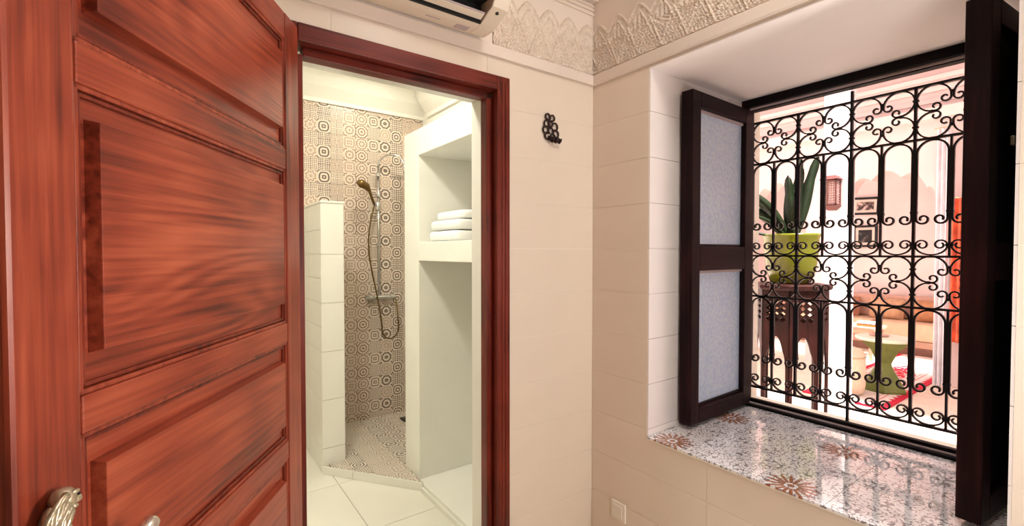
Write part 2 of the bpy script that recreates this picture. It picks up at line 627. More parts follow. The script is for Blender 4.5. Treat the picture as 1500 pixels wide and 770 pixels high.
# glossy tiled window sill, tiles 41 cm
sill = struct(MB().box(XB - .006, 2.10, WY0 + .006, WY1 - .006, WZ0 + .001, WZ0 + .0070).build('window_sill', MAT['grout']), 'window sill of glossy arabesque tiles')
tile_field(sill, MAT['sill'], 'z', .7525, -.006, steps(1.3785, .41, XB, 2.1), steps(.5225, .41, WY0, WY1), (XB - .008, 2.10), (WY0 + .006, WY1 - .006), gap=.0015, name='sill_tile')

# other walls, ceiling
MAT['tan_wall'] = plain('tan_plaster', srgb(160, 132, 104), .8, .03, 3)
struct(MB().box(-1.9, 2.28, -2.42, -2.3, 0, CEIL).build('wall_back', MAT['tan_wall']), 'plain wall behind the viewer')
struct(MB().box(-2.02, -1.9, -2.42, YA2, 0, CEIL).build('wall_left', MAT['tan_wall']), 'plain left wall')
struct(MB().box(-2.02, 2.28, -2.42, YA2, CEIL, CEIL + .12).build('ceiling', MAT['ceiling']), 'white room ceiling')

# plain fillets under the carved frieze
struct(MB().box(-1.9, XB, YA - .012, YA, ZTOP, 2.197).build('trim_1', MAT['plaster'], bevel=.003), 'plain plaster fillet over the door wall')
struct(MB().box(XB - .012, XB, -2.3, YA - .012, ZTOP, 2.197).build('trim_2', MAT['plaster'], bevel=.003), 'plain plaster fillet over the window')


# carved frieze: pointed lobes filled with arabesque, a real relief
def relief(u, z):
    P = .104
    k = (u / P) % 1.0 - .5
    a = abs(k) * 2
    top = 2.402 - .052 * a ** 1.5
    if z > top:
        return 0.0
    h = .007

    def rim(f, w):
        return math.exp(-(f / w) ** 2)
    h += .009 * rim(top - z - .006, .006)                     # outer rim of the lobe
    top2 = 2.372 - .085 * a ** 1.2
    h += .007 * rim(top2 - z, .005)
    # second tier of pointed leaves, half a period on
    k2 = ((u / P) + .5) % 1.0 - .5
    a2 = abs(k2) * 2
    top3 = 2.322 - .115 * a2 ** 1.1
    h += .008 * rim(top3 - z, .0055)
    top4 = 2.285 - .12 * a2 ** 1.2
    h += .005 * rim(top4 - z, .004)
    # arabesque fill, finest along the foot
    q = sin(u * 230 + 2.2 * sin(z * 150)) * sin(z * 240 + 2.0 * sin(u * 140))
    r = sin(u * 420 + z * 120) * sin(z * 400 - u * 90)
    foot = max(0.0, min(1.0, (2.31 - z) / .05))
    h += .0045 * (1 if q > .1 else 0) * (.45 + .55 * foot) + .003 * (1 if r > .15 else 0) * foot
    h += .0035 * sin(u * 310 * (1 - foot) + 1) * (1 - foot) * (1 if z < top2 else 0)
    e = min(1.0, (z - 2.197) / .006)
    return max(0.001, h * .7 * max(.15, e))


def frieze(name, axis, c, u0, u1, label):
    nu, nz = int((u1 - u0) / .0026), 84
    m = MB()

    def fn(i, j):
        u = u0 + (u1 - u0) * i
        z = 2.195 + .222 * j
        h = relief(u if axis == 'y' else u + .03, z)
        return (u, c - h, z) if axis == 'y' else (c - h, u, z)
    m.grid(fn, nu, nz)
    o = m.build(name, MAT['carved'])
    return struct(o, label)


frieze('trim_3', 'y', YA + .0005, .93, XB, 'carved plaster frieze over the door wall')
frieze('trim_4', 'x', XB + .0005, .0, YA - .006, 'carved plaster frieze over the window')
m = MB()
for z in (2.448, 2.466, 2.484):
    m.box(.93, XB, YA - .008, YA, z, z + .008)
m.box(.93, XB, YA - .03, YA, 2.50, 2.56)
struct(m.build('trim_5', MAT['plaster'], bevel=.002), 'fine plaster beads above the frieze')

# ------------------------------------------------------------------ bathroom shell
BX0, BX1, BY1, BZ = -.7, 1.80, 3.87, 2.88
bf = struct(MB().box(BX0, BX1, YA, BY1 + .1, -.12, -.008).build('floor_bathroom', MAT['grout']), 'white tiled bathroom floor')
MAT['bath_floor'] = plain('white_floor_tile', srgb(232, 228, 214), .22, .02, 3)
tile_field(bf, MAT['bath_floor'], 'z', -.008, .008, steps(.80, .6, BX0, BX1), steps(2.37, .6, YA, BY1), (BX0, BX1), (YA, BY1), gap=.004, name='floor_tile')
bw = struct(MB().box(BX0, BX1 + .1, BY1, BY1 + .1, 0, BZ).build('wall_shower', MAT['grout']), 'bathroom wall of patchwork tiles')
tile_field(bw, MAT['shower_tile'], 'y', BY1, -.006, steps(0, .2, .4, BX1), steps(0, .2, 0, 2.64), (.4, BX1), (0, 2.63), gap=.0018)
tile_field(bw, MAT['white_tile'], 'y', BY1, -.006, steps(0, .5, BX0, .4), steps(0, .33, 0, 2.64), (BX0, .4), (0, 2.63), gap=.0018)
bwr = struct(MB().box(BX1, BX1 + .1, YA2, BY1, 0, BZ).build('wall_bathroom_right', MAT['plaster_white']), 'white bathroom wall behind the shelves')
struct(MB().box(BX0 - .1, BX0, YA2, BY1 + .1, 0, BZ).build('wall_bathroom_left', MAT['plaster_white']), 'white bathroom side wall')
struct(MB().box(BX0 - .1, BX1 + .1, YA2, BY1 + .1, BZ, BZ + .1).build('ceiling_bathroom', MAT['ceiling']), 'white bathroom ceiling')
m = MB()
prof = [(BY1, 2.63), (BY1 - .022, 2.63), (BY1 - .026, 2.66), (BY1 - .05, 2.69), (BY1 - .09, 2.74), (BY1 - .12, 2.80), (BY1 - .125, BZ), (BY1, BZ)]
m.prism(prof, BX0, BX1, 'x')
struct(m.build('trim_6', MAT['plaster_white']), 'coved cornice above the patchwork tiles')
m = MB()
m.prism([(BX1, 2.63), (BX1 - .022, 2.63), (BX1 - .026, 2.66), (BX1 - .05, 2.69), (BX1 - .09, 2.74), (BX1 - .12, 2.80), (BX1 - .125, BZ), (BX1, BZ)], YA2, BY1 - .126, 'y')
struct(m.build('trim_7', MAT['plaster_white']), 'coved cornice along the shelf wall')
# doorway lining behind the wooden frame
m = MB()
m.box(.94, DX1, 1.468, YA2 + .015, 0, 2.035)
m.box(DX0, DX1, 1.468, YA2 + .015, 2.035, DZ)
m.box(DX0, .28, 1.468, YA2 + .015, 0, 2.035)
struct(m.build('trim_8', MAT['white_tile'], bevel=.002), 'white tiled lining of the doorway')

# raised shower floor with its diagonal step
S0, S1 = (.756, 3.174), (1.197, 2.586)
poly = [(.905, 3.12), S1, (1.7985, 2.80), (1.7985, BY1 - .007), (.905, BY1 - .007)]
shower = struct(MB().prism([S0, S1, (1.197, 2.8), (1.797, 2.8), (1.797, BY1 - .007), (.90, BY1 - .007), (.90, 3.176), (.756, 3.176)], 0, .044).build('shower_base', MAT['white_tile']), 'raised shower floor of patchwork tiles')


def clip_poly(poly, conv):
    out = list(poly)
    n = len(conv)
    for i in range(n):
        a, b = conv[i], conv[(i + 1) % n]
        inp, out = out, []
        for j in range(len(inp)):
            p, q = inp[j], inp[(j + 1) % len(inp)]
            sp = (b[0] - a[0]) * (p[1] - a[1]) - (b[1] - a[1]) * (p[0] - a[0])
            sq = (b[0] - a[0]) * (q[1] - a[1]) - (b[1] - a[1]) * (q[0] - a[0])
            if sp >= 0:
                out.append(p)
            if sp * sq < 0:
                t = sp / (sp - sq)
                out.append((p[0] + (q[0] - p[0]) * t, p[1] + (q[1] - p[1]) * t))
        if len(out) < 3:
            return []
    return out


for conv in ([(.90, 2.99), (1.197, 2.594), (1.197, 3.86), (.90, 3.86)], [(1.197, 2.862), (1.797, 2.862), (1.797, 3.86), (1.197, 3.86)], [(.775, 3.165), (.90, 2.998), (.90, 3.172)]):
    for i in range(3, 9):
        for j in range(12, 20):
            q = clip_poly([(i * .2 + .001, j * .2 + .001), (i * .2 + .199, j * .2 + .001), (i * .2 + .199, j * .2 + .199), (i * .2 + .001, j * .2 + .199)], conv)
            if q:
                MB().prism(q, .044, .051).build('floor_tile', MAT['shower_floor'], shower)
# riser tiles of the step
du = ((S1[0] - S0[0]), (S1[1] - S0[1]))
L = hypot(*du)
du = (du[0] / L, du[1] / L)
dn = (du[1], -du[0])
for a, b in ((0, .235), (.238, L)):
    q = [(S0[0] + du[0] * a, S0[1] + du[1] * a), (S0[0] + du[0] * b, S0[1] + du[1] * b)]
    q += [(q[1][0] + dn[0] * .009, q[1][1] + dn[1] * .009), (q[0][0] + dn[0] * .009, q[0][1] + dn[1] * .009)]
    MB().prism(q, 0.0, .0515).build('step_riser_tile', MAT['white_tile'], shower, bevel=.0015)

# half-height shower partition
hw = struct(MB().box(.762, .896, 3.180, BY1 - .006, 0, 1.775).build('wall_partition', MAT['grout']), 'white tiled shower partition wall')
tile_field(hw, MAT['white_tile'], 'y', 3.180, -.006, [.756, .902], [0, .16, .48, .80, 1.12, 1.44, 1.775], (.756, .902), (0, 1.775), gap=.003)
tile_field(hw, MAT['white_tile'], 'x', .762, -.006, steps(3.174, .32, 3.174, BY1), [0, .16, .32, .48, .64, .80, .96, 1.12, 1.28, 1.44, 1.60, 1.775], (3.174, BY1 - .006), (0, 1.775), gap=.0025)
tile_field(hw, MAT['white_tile'], 'x', .896, .006, steps(3.174, .32, 3.174, BY1), [0, .48, .80, 1.12, 1.44, 1.775], (3.174, BY1 - .006), (.05, 1.775), gap=.0025)
MB().box(.752, .906, 3.168, BY1 - .007, 1.775, 1.79).build('capping', MAT['white_tile'], hw, bevel=.003)

# built-in shelf niche
NX = 1.20
su = empty('shelf_niche', (NX, 2.2, 0), 'white built-in shelf niche beside the shower', 'shelf')
MB().box(NX, BX1 - .001, 2.645, 2.86, 0, 2.205).build('side_post', MAT['plaster_white'], su, bevel=.004)
MB().box(NX, BX1 - .001, YA2 + .016, 1.72, 0, 2.205).build('side_post', MAT['plaster_white'], su, bevel=.004)
MB().box(NX, BX1 - .001, 1.72, 2.645, 2.045, 2.205).build('header', MAT['plaster_white'], su, bevel=.004)
MB().box(NX, BX1 - .001, 1.72, 2.645, 1.40, 1.515).build('shelf_board', MAT['plaster_white'], su, bevel=.004)
MB().box(NX - .004, BX1 - .001, 1.72, 2.645, 0, .045).build('plinth', MAT['plaster_white'], su, bevel=.004)
MB().box(NX - .022, NX - .005, YA2 + .016, 2.58, 0, .028).build('skirting', MAT['white_tile'], su, bevel=.002)


def towel(z, x0, x1, y0, y1, h, label):
    t = empty('folded_towel', ((x0 + x1) / 2, (y0 + y1) / 2, z), label, 'towel', 'folded towels on the niche shelf')
    hx, hy = (x1 - x0) / 2, (y1 - y0) / 2
    for k in range(1):
        zc = z + h * .5
        m = MB()
        hz = h * .5 - .0004

        def fn(u, v, zc=zc, k=k):
            lon, lat = 2 * pi * u, pi * (v - .5)
            e1, e2 = .22, .55

            def sp(c, e):
                return math.copysign(abs(c) ** e, c)
            X = hx * sp(cos(lat), e2 * .25) * sp(cos(lon), e1)
            Y = hy * sp(cos(lat), e2 * .25) * sp(sin(lon), e1)
            Zz = hz * sp(sin(lat), e2)
            sag = 0
            return ((x0 + x1) / 2 + X - .002 * k, (y0 + y1) / 2 + Y, zc + Zz - sag)
        m.grid(fn, 48, 12)
        m.build('fold', MAT['towel'], t, smooth=True)
        MB().tube([(x0 + .03, y0 + .012, z + h * .30), (x0 + .012, y0 + .03, z + h * .30), (x0 + .006, y1 - .03, z + h * .30)], .004, 6).build('hem', MAT['towel'], t, smooth=True)
    return t


towel(1.5165, 1.235, 1.66, 2.24, 2.60, .062, 'white folded towel at the bottom of the niche stack')
towel(1.5795, 1.245, 1.66, 2.24, 2.60, .062, 'white folded towel in the middle of the niche stack')
towel(1.6435, 1.285, 1.66, 2.25, 2.59, .052, 'white folded towel on top of the niche stack')

# shower set
sh = empty('shower_set', (1.37, BY1 - .06, 1.0), 'chrome shower column with rain head and hand shower', 'shower')
yy = BY1 - .055
MB().tube([(1.37, yy, 1.08), (1.37, yy, 2.17)], .009, 12).build('riser_pipe', MAT['chrome'], sh, smooth=True)
arc = [(1.37, yy, 2.17)] + [(1.37 + .09 - .09 * cos(a), yy - .12 * (1 - cos(a)) / 2, 2.17 + .10 * sin(a)) for a in [pi * i / 14 for i in range(1, 15)]]
arc += [(1.55, yy - .125, 2.11)]
MB().tube(arc, .008, 10).build('overhead_arm', MAT['chrome'], sh, smooth=True)
MB().lathe([(.012, .028), (.02, .02), (.09, .008), (.1, 0), (.098, -.004), (.0, -.004)][:-1], 28, (1.55, yy - .125, 2.075)).build('rain_head', MAT['chrome'], sh, smooth=False)
for z in (2.10, 1.93, 1.52):
    MB().tube([(1.37, yy, z), (1.37, BY1 - .009, z)], .010, 8).lathe([(.02, -.012), (.02, .012)], 12, (1.37, yy, z)).build('pipe_bracket', MAT['chrome'], sh)
MB().tube([(1.17, yy - .09, 2.015), (1.20, yy - .085, 2.005), (1.25, yy - .07, 1.985), (1.275, yy - .06, 1.955), (1.30, yy - .045, 1.90), (1.325, yy - .03, 1.85)],
          [.016, .034, .03, .014, .011, .011], 12).build('hand_shower', MAT['bronze'], sh, smooth=True)
MB().lathe([(.021, -.03), (.024, 0), (.021, .03)], 14, (1.365, yy, 1.84)).tube([(1.365, yy, 1.84), (1.325, yy - .03, 1.85)], .010, 8).build('slider', MAT['chrome'], sh)
hose = []
for i in range(41):
    t = i / 40
    x = 1.325 - .06 * sin(pi * t) + (.06 * t)
    z = 1.84 - 1.02 * t
    hose.append((x - .02 * sin(2 * pi * t), yy - .03, z))
for i in range(1, 15):
    a = pi * i / 14
    hose.append((1.385 + .02 - .075 * cos(a) + .055, yy - .02, .82 - .10 * sin(a)))
hose.append((1.52, yy, 1.05))
MB().tube(hose, .0065, 8).build('hose', MAT['bronze'], sh, smooth=True)
MB().tube([(1.29, yy, 1.075), (1.47, yy, 1.07)], .02, 14).build('mixer_bar', MAT['chrome'], sh, smooth=False)
for x in (1.275, 1.485):
    MB().tube([(x - .018, yy, 1.073), (x + .018, yy, 1.073)], .024, 12).build('mixer_knob', MAT['chrome'], sh)
for x in (1.32, 1.44):
    MB().tube([(x, yy, 1.073), (x, BY1 - .009, 1.073)], .022, 12).build('wall_union', MAT['chrome'], sh)
dr = MB().box(1.50, 1.60, 3.60, 3.70, .052, .062).build('shower_drain', MAT['ac_black'], bevel=.003)
tag(dr, 'dark square drain cover in the patchwork shower floor', 'drain')
for k in range(4):
    MB().box(1.51, 1.59, 3.612 + k * .022, 3.620 + k * .022, .0625, .065).build('grate_bar', MAT['chrome'], dr)

# ------------------------------------------------------------------ bathroom door frame
df = struct(empty('door_frame', (.61, YA, 0)), 'dark red wooden door frame')
FY0, FY1 = 1.388, 1.466


def frame_member(name, boxes, mat, parent):
    m = MB()
    for b in boxes:
        m.box(*b)
    return m.build(name, mat, parent, bevel=.0025)


frame_member('jamb', [(.938, DX1, FY0, FY1, 0, DZ)], MAT['frame_v'], df)
frame_member('jamb', [(DX0, .275, FY0, FY1, 0, DZ)], MAT['frame_v'], df)
frame_member('door_stop', [(.914, .9375, 1.425, FY1, 0, 2.012)], MAT['frame_v'], df)
frame_member('door_stop', [(.2755, .295, 1.425, FY1, 0, 2.012)], MAT['frame_v'], df)
frame_member('lintel', [(.2755, .9375, FY0, FY1, 2.035, DZ)], MAT['frame_h'], df)
frame_member('lintel_stop', [(.2955, .9135, 1.425, FY1, 2.008, 2.0345)], MAT['frame_h'], df)
for x in (.957, .972):
    MB().box(x, x + .004, FY0 - .003, FY0 + .002, 0, DZ - .02).build('bead', MAT['door_dark'], df)

# ------------------------------------------------------------------ open bathroom door (local x = from hinge, local y = thickness away from viewer)
LA = radians(32.3)
HX, HY = .275, 1.385
leaf = empty('panelled_door', (HX, HY, 0), 'open red-brown wooden panelled door with brass lion handle', 'door')
# local axes: +x runs from hinge to handle edge, face toward the viewer at y=0 is on the side of the normal
leaf.rotation_euler = (0, 0, atan2(-cos(LA), -sin(LA)))
LWD, LTH, LZ0, LZ1 = .792, .042, .012, 2.066
# with this rotation local +y points to normal (cos LA, -sin LA)?  checked: R*(0,1) = (cos LA, -sin LA)


def LB(name, mat, boxes, bevel=.003, parent=None):
    m = MB()
    for b in boxes:
        m.box(*b)
    o = m.build(name, mat, None, bevel=bevel)
    o.parent = parent or leaf
    return o


PS0, PS1 = .083, .702
rows = [(.09, .50), (.55, .915), (.962, 1.219), (1.268, 1.664), (1.716, 2.000)]
LB('stile', MAT['door_v'], [(0, PS0, -LTH, 0, LZ0, LZ1)])
LB('stile', MAT['door_v'], [(PS1, LWD, -LTH, 0, LZ0, LZ1)], .006)
edges = [LZ0] + [e for r in rows for e in r] + [LZ1]
for k in range(0, len(edges), 2):
    LB('rail', MAT['door_h'], [(PS0 + .0005, PS1 - .0005, -LTH, -.0008, edges[k], edges[k + 1])], .003)
for i, (z0, z1) in enumerate(rows):
    pm = wood('red_wood_panel', 0, *DW, rough=.30, offset=3.1 * i + 1)
    pan = LB('panel', pm, [(PS0 - .004, PS1 + .004, -LTH + .006, -.012, z0 - .004, z1 + .004)], 0)
    # raised field with its sloping edges
    a0, a1, b0, b1 = PS0 + .028, PS1 - .024, z0 + .044, z1 - .044
    if i == 3:
        b0, b1 = z0 + .05, z1 - .04
    m = MB()
    ss, st = .004, .004
    y0, y1 = -.0125, .006
    m.add([(a0, y0, b0), (a1, y0, b0), (a1, y0, b1), (a0, y0, b1),
           (a0 + ss, y1, b0 + st), (a1 - ss, y1, b0 + st), (a1 - ss, y1, b1 - st), (a0 + ss, y1, b1 - st)],
          [(4, 5, 6, 7), (0, 1, 5, 4), (1, 2, 6, 5), (2, 3, 7, 6), (3, 0, 4, 7), (3, 2, 1, 0)])
    fo = m.build('raised_field', pm, None, bevel=.0012)
    fo.parent = pan
    # moulding around the sunk panel: an outer and an inner bead
    for nm, o_, w_, hgt in (('outer_moulding', 0.0, .007, -.0035), ('inner_moulding', .0085, .006, -.0070)):
        m = MB()
        A0, A1, B0, B1 = PS0 + o_, PS1 - o_, z0 + o_, z1 - o_
        for b in ((A0, A1, B0, B0 + w_), (A0, A1, B1 - w_, B1), (A0, A0 + w_, B0, B1), (A1 - w_, A1, B0, B1)):
            m.box(b[0], b[1], -.013, hgt, b[2], b[3])
        mo = m.build(nm, MAT['door_dark'] if nm == 'inner_moulding' else MAT['door_v'], None, bevel=.0015)
        mo.parent = pan
# brass lion handle on the lock stile
plate = [(.728, .90), (.772, .90), (.776, 1.09), (.770, 1.135), (.760, 1.152), (.746, 1.158), (.735, 1.148), (.729, 1.12)]
esc = MB().prism(plate, .0005, .008, 'y')
esc = esc.build('escutcheon', MAT['brass'], None, bevel=.002)
esc.parent = leaf
lion = MB()
lion.ball((.7490, .015, 1.1610), .0135, .0130, .0140, 16, 10)      # skull
lion.ball((.7385, .017, 1.1560), .0085, .0085, .0060, 12, 8)       # muzzle
lion.ball((.7410, .016, 1.1485), .0070, .0080, .0040, 12, 6)       # jaw
lion.ball((.7350, .018, 1.1590), .0035, .0050, .0030, 8, 6)        # nose
lion.ball((.7450, .0245, 1.1680), .0060, .0040, .0030, 10, 6)      # brow
lion.ball((.7545, .022, 1.1670), .0045, .0050, .0055, 10, 6)       # ear
lion.ball((.7600, .012, 1.1350), .0130, .0100, .0240, 14, 8)       # neck
lo = lion.build('lion_head', MAT['brass'], None, smooth=True)
lo.parent = esc
ey = MB().ball((.7420, .0268, 1.1640), .0020, .0016, .0018, 8, 6).build('eye', MAT['iron'], None)
ey.parent = esc
mane = MB()
for k in range(13):
    q = k / 12.0
    a0 = radians(60 - 150 * q)                     # where on the face ring the lock starts
    sx, sz = .7490 + .0105 * sin(a0) * .35 + .004, 1.1610 + .0125 * sin(a0)
    path = []
    for i in range(12):
        t = i / 11.0
        px_ = sx + (.024 - .010 * q) * sin(min(1, t * 1.25) * pi / 2) + .006 * t * (1 - q) + .0016 * sin(t * 11 + k * 1.9)
        pz_ = sz - (.016 + .050 * (1 - .4 * q)) * t * t - .010 * t
        py_ = .0225 + .0055 * sin(pi * min(1, .2 + t * .7)) - .008 * t * (1 - q) + .0012 * sin(t * 9 + k)
        path.append((px_, py_, pz_))
    mane.tube(path, [.0013 + .0017 * sin(pi * (.10 + .85 * i / 11)) for i in range(12)], 6)
for k in range(5):
    c0 = (.7560 + .007 * (k % 3), .024, 1.128 - .012 * k)
    mane.tube([(c0[0] + (.007 - .0012 * t) * cos(t * 1.0 + k), c0[1] + .001 * t, c0[2] + (.007 - .0012 * t) * sin(t * 1.0 + k)) for t in range(6)], .0022, 6)
mo = mane.build('mane', MAT['brass'], None, smooth=True)
mo.parent = esc
lev = MB()
lev.tube([(.750, .006, 1.035), (.750, .03, 1.035), (.750, .050, 1.035)], [.014, .010, .011], 14)
lev.tube([(.752, .052, 1.034), (.735, .055, 1.032), (.715, .056, 1.042), (.700, .056, 1.056), (.685, .056, 1.070), (.673, .056, 1.080), (.664, .056, 1.086), (.660, .056, 1.088)],
         [.010, .0105, .011, .0115, .012, .012, .010, .004], 14)
lv = lev.build('lever', MAT['nickel'], None, smooth=True)
lv.parent = leaf
fl = MB()
for q in range(5):
    a = radians(-70 + 32 * q)
    fl.tube([(.703 - .0105 * t, .056 + .0122 * cos(a) - .0005 * t * t * .5, 1.054 + .0085 * t - .0004 * t * t + .0118 * sin(a)) for t in range(4)], [.001, .0019, .0022, .0018, .0008][:4], 6)
f2 = fl.build('lever_fluting', MAT['nickel'], None, smooth=True)
f2.parent = lv

# ------------------------------------------------------------------ air conditioner above the door
ac = empty('air_conditioner', (.50, YA, 2.2), 'ivory wall air conditioner with black vent above the door', 'air conditioner')
AX0, AX1 = .06, .885


def acp(pts):
    return [(YA - d, z) for d, z in pts]


full = acp([(.0125, 2.203), (.07, 2.200), (.10, 2.205), (.168, 2.232), (.188, 2.262), (.196, 2.31), (.19, 2.46), (.17, 2.485), (.0125, 2.49)])
rec = acp([(.0125, 2.203), (.07, 2.200), (.092, 2.204), (.095, 2.270), (.182, 2.285), (.190, 2.262), (.196, 2.31), (.19, 2.46), (.17, 2.485), (.0125, 2.49)])
MB().prism(rec, AX0 + .05, AX1 - .065, 'x').build('housing', MAT['ac_white'], ac, bevel=.002)
MB().prism(full, AX1 - .065, AX1 - .012, 'x').build('end_cap', MAT['ac_white'], ac, bevel=.004)
sm_ = [(YA - .0125 - (YA - .0125 - p[0]) * .955, 2.2045 + (p[1] - 2.203) * .985) for p in full]
MB().prism(sm_, AX1 - .013, AX1, 'x').build('end_cap_edge', MAT['ac_white'], ac, bevel=.005)
MB().prism(full, AX0, AX0 + .05, 'x').build('end_cap', MAT['ac_white'], ac, bevel=.004)
MB().box(AX0 + .05, AX1 - .065, YA - .181, YA - .0955, 2.262, 2.270).build('vent_throat', MAT['ac_black'], ac)
MB().box(AX0 + .05, AX1 - .065, YA - .0985, YA - .0925, 2.2035, 2.2615).build('vent_lip', MAT['ac_black'], ac)
MB().prism(acp([(.104, 2.212), (.126, 2.220), (.128, 2.224), (.106, 2.216)]), AX0 + .055, AX1 - .07, 'x').build('louvre', MAT['ac_white'], ac)
MB().prism(acp([(.126, 2.2205), (.130, 2.2225), (.131, 2.225), (.127, 2.2245)]), AX0 + .055, AX1 - .07, 'x').build('louvre_edge', MAT['bead'], ac)
MB().tube([(AX1 - .036, YA - .150, 2.221), (AX1 - .036, YA - .150, 2.230)], .0055, 10).build('screw_cover', MAT['ac_black'], ac)
MB().box(AX1 - .13, AX1 - .085, YA - .060, YA - .030, 2.1995, 2.2015).build('embossed_mark', MAT['bead'], ac)
MB().box(AX1 - .24, AX1 - .19, YA - .052, YA - .048, 2.1995, 2.2015).build('embossed_mark', MAT['bead'], ac)

# ------------------------------------------------------------------ wrought hook on the wall
hk = empty('wall_hook', (1.205, YA, 1.885), 'brown wrought iron scroll hook on the cream wall', 'hook')


def ring(cx, cz, r, w=.0032, a0=0, a1=2 * pi, y=YA - .007, n=14):
    return [(cx + r * cos(a0 + (a1 - a0) * i / n), y, cz + r * sin(a0 + (a1 - a0) * i / n)) for i in range(n + 1)]


for cx, cz, r, a0, a1 in ((1.185, 1.984, .011, -.5, 5.0), (1.209, 1.981, .011, -2, 3.6), (1.181, 1.955, .0135, 0, 2 * pi), (1.200, 1.956, .010, 1, 6.6),
                          (1.221, 1.949, .0145, -2.0, 3.4), (1.176, 1.931, .0145, 0, 2 * pi), (1.201, 1.929, .0125, -1.5, 4.0), (1.227, 1.921, .014, -2.2, 3.6),
                          (1.186, 1.909, .0145, .8, 6.0), (1.211, 1.908, .011, 0, 2 * pi)):
    MB().tube(ring(cx, cz, r, a0=a0, a1=a1), .0036, 6).build('scroll', MAT['hook_iron'], hk, smooth=True)
MB().tube([(1.197, YA - .005, 1.978), (1.197, YA - .006, 1.965)], .004, 6).build('stem', MAT['hook_iron'], hk)
for cx in (1.196, 1.214, 1.234):
    MB().tube([(cx, YA - .006, 1.908), (cx, YA - .012, 1.893), (cx + .002, YA - .018, 1.886), (cx + .003, YA - .024, 1.891), (cx + .003, YA - .025, 1.900)],
              [.005, .006, .006, .005, .006], 8).build('prong', MAT['hook_iron'], hk, smooth=True)
MB().box(1.188, 1.246, YA - .009, YA - .0005, 1.897, 1.909).build('hook_rail', MAT['hook_iron'], hk, bevel=.002)

# ------------------------------------------------------------------ wall socket plate
so = empty('light_switch', (XB, 1.254, .365), 'small white square switch plate low beside the window', 'switch')
MB().box(XB - .010, XB - .0005, 1.217, 1.292, .366, .441).build('plate', MAT['plastic_white'], so, bevel=.004)
MB().box(XB - .014, XB - .0102, 1.232, 1.278, .378, .429).build('rocker', MAT['plastic_white'], so, bevel=.002)

# ------------------------------------------------------------------ window: frame, shutters, grille
wf = struct(empty('window_1', (2.13, .645, WZ0)), 'dark wooden window frame')
FX0, FX1 = 2.102, 2.163


def fm(name, b, mat='black_wood', bevel=.002):
    return MB().box(*b).build(name, MAT[mat], wf, bevel=bevel)


fm('jamb', (FX0, FX1, WY1 - .032, WY1 - .0005, .7405, WZ1 - .0005), 'shutter_v')
fm('jamb', (FX0, FX1, WY0 + .0005, WY0 + .035, .7405, WZ1 - .0005), 'shutter_v')
fm('head', (FX0, FX1, WY0 + .0355, WY1 - .0325, 2.105, WZ1 - .0005))
fm('head_rebate', (FX0 + .025, FX1 + .004, WY0 + .0355, WY1 - .0325, 2.092, 2.1045))
fm('head_bead', (FX0 + .018, FX0 + .0245, WY0 + .0355, WY1 - .0325, 2.096, 2.1045), 'bead', 0)
fm('bottom_rail', (FX0, FX0 + .022, WY0 + .0355, WY1 - .0325, .7405, .762))
fm('bottom_bead', (FX0 + .0225, FX0 + .036, WY0 + .0355, WY1 - .0325, .7405, .765), 'bead', 0)
fm('bottom_rebate', (FX0 + .0365, FX1, WY0 + .0355, WY1 - .0325, .7405, .778))

# left shutter: local x from hinge toward the room, local y = thickness
SZ0, SZ1 = .768, 2.084


def shutter(name, hinge, tip, label, glazed):
    e = empty(name, (hinge[0], hinge[1], SZ0), label, 'shutter')
    a = atan2(tip[1] - hinge[1], tip[0] - hinge[0])
    e.rotation_euler = (0, 0, a)
    W = hypot(tip[0] - hinge[0], tip[1] - hinge[1])
    T = .05
    H = SZ1 - SZ0

    def b(nm, mat, x0, x1, z0, z1, y0=-T / 2, y1=T / 2, bevel=.003, parent=None):
        o = MB().box(x0, x1, y0, y1, z0, z1).build(nm, MAT[mat], None, bevel=bevel)
        o.parent = parent or e
        return o
    sw, rw = .060, .062
    b('stile', 'shutter_v', 0, sw, 0, H)
    b('stile', 'shutter_v', W - sw, W, 0, H)
    m0, m1 = .610, .708
    b('rail', 'shutter_h', sw + .0004, W - sw - .0004, 0, rw)
    b('rail', 'shutter_h', sw + .0004, W - sw - .0004, m0, m1)
    b('rail', 'shutter_h', sw + .0004, W - sw - .0004, H - rw, H)
    for z0, z1 in ((rw, m0), (m1, H - rw)):
        if glazed:
            p = b('glass_pane', 'glass', sw + .0008, W - sw - .0008, z0 + .0008, z1 - .0008, -.003, .003, 0)
            for s in (-1, 1):
                y0, y1 = sorted((s * .0034, s * .012))
                b('glazing_bead', 'bead', sw + .0006, W - sw - .0006, z1 - .011, z1 - .001, y0, y1, 0, p)
                b('glazing_bead', 'shutter_h', sw + .0006, W - sw - .0006, z0 + .001, z0 + .009, y0, y1, 0, p)
        else:
            p = b('wood_panel', 'black_wood', sw + .0008, W - sw - .0008, z0 + .0008, z1 - .0008, -.009, .009, 0)
            b('raised_field', 'black_wood', sw + .035, W - sw - .035, z0 + .035, z1 - .035, -.015, .015, .005, p)
    return e, b, W


shutter('window_shutter', (2.100, 1.090), (1.620, 1.078), 'open dark brown shutter with two patterned glass panes', True)
sr, sb, W = shutter('window_shutter', (2.096, .212), (1.617, .266), 'open near-black wooden shutter at the right edge', False)
# the face we see (toward the right reveal): bolt plate, pull handle
o = MB().box(W - .17, W - .14, .0255, .034, .96, .985).build('latch', MAT['brass'], None, bevel=.002)
o.parent = sr
o = MB().tube([(W - .165, .026, .13), (W - .165, .045, .135), (W - .165, .045, .20), (W - .165, .026, .205)], .004, 8).build('pull_handle', MAT['iron'], None, smooth=True)
o.parent = sr

# wrought iron grille
GX, GY, GP = 2.186, 1.109, .197
Z = [2.048, 1.858, 1.436, 1.249, .824]
gr = empty('window_grille', (GX, .62, .78), 'black wrought iron window grille with scrolls and arches', 'grille')


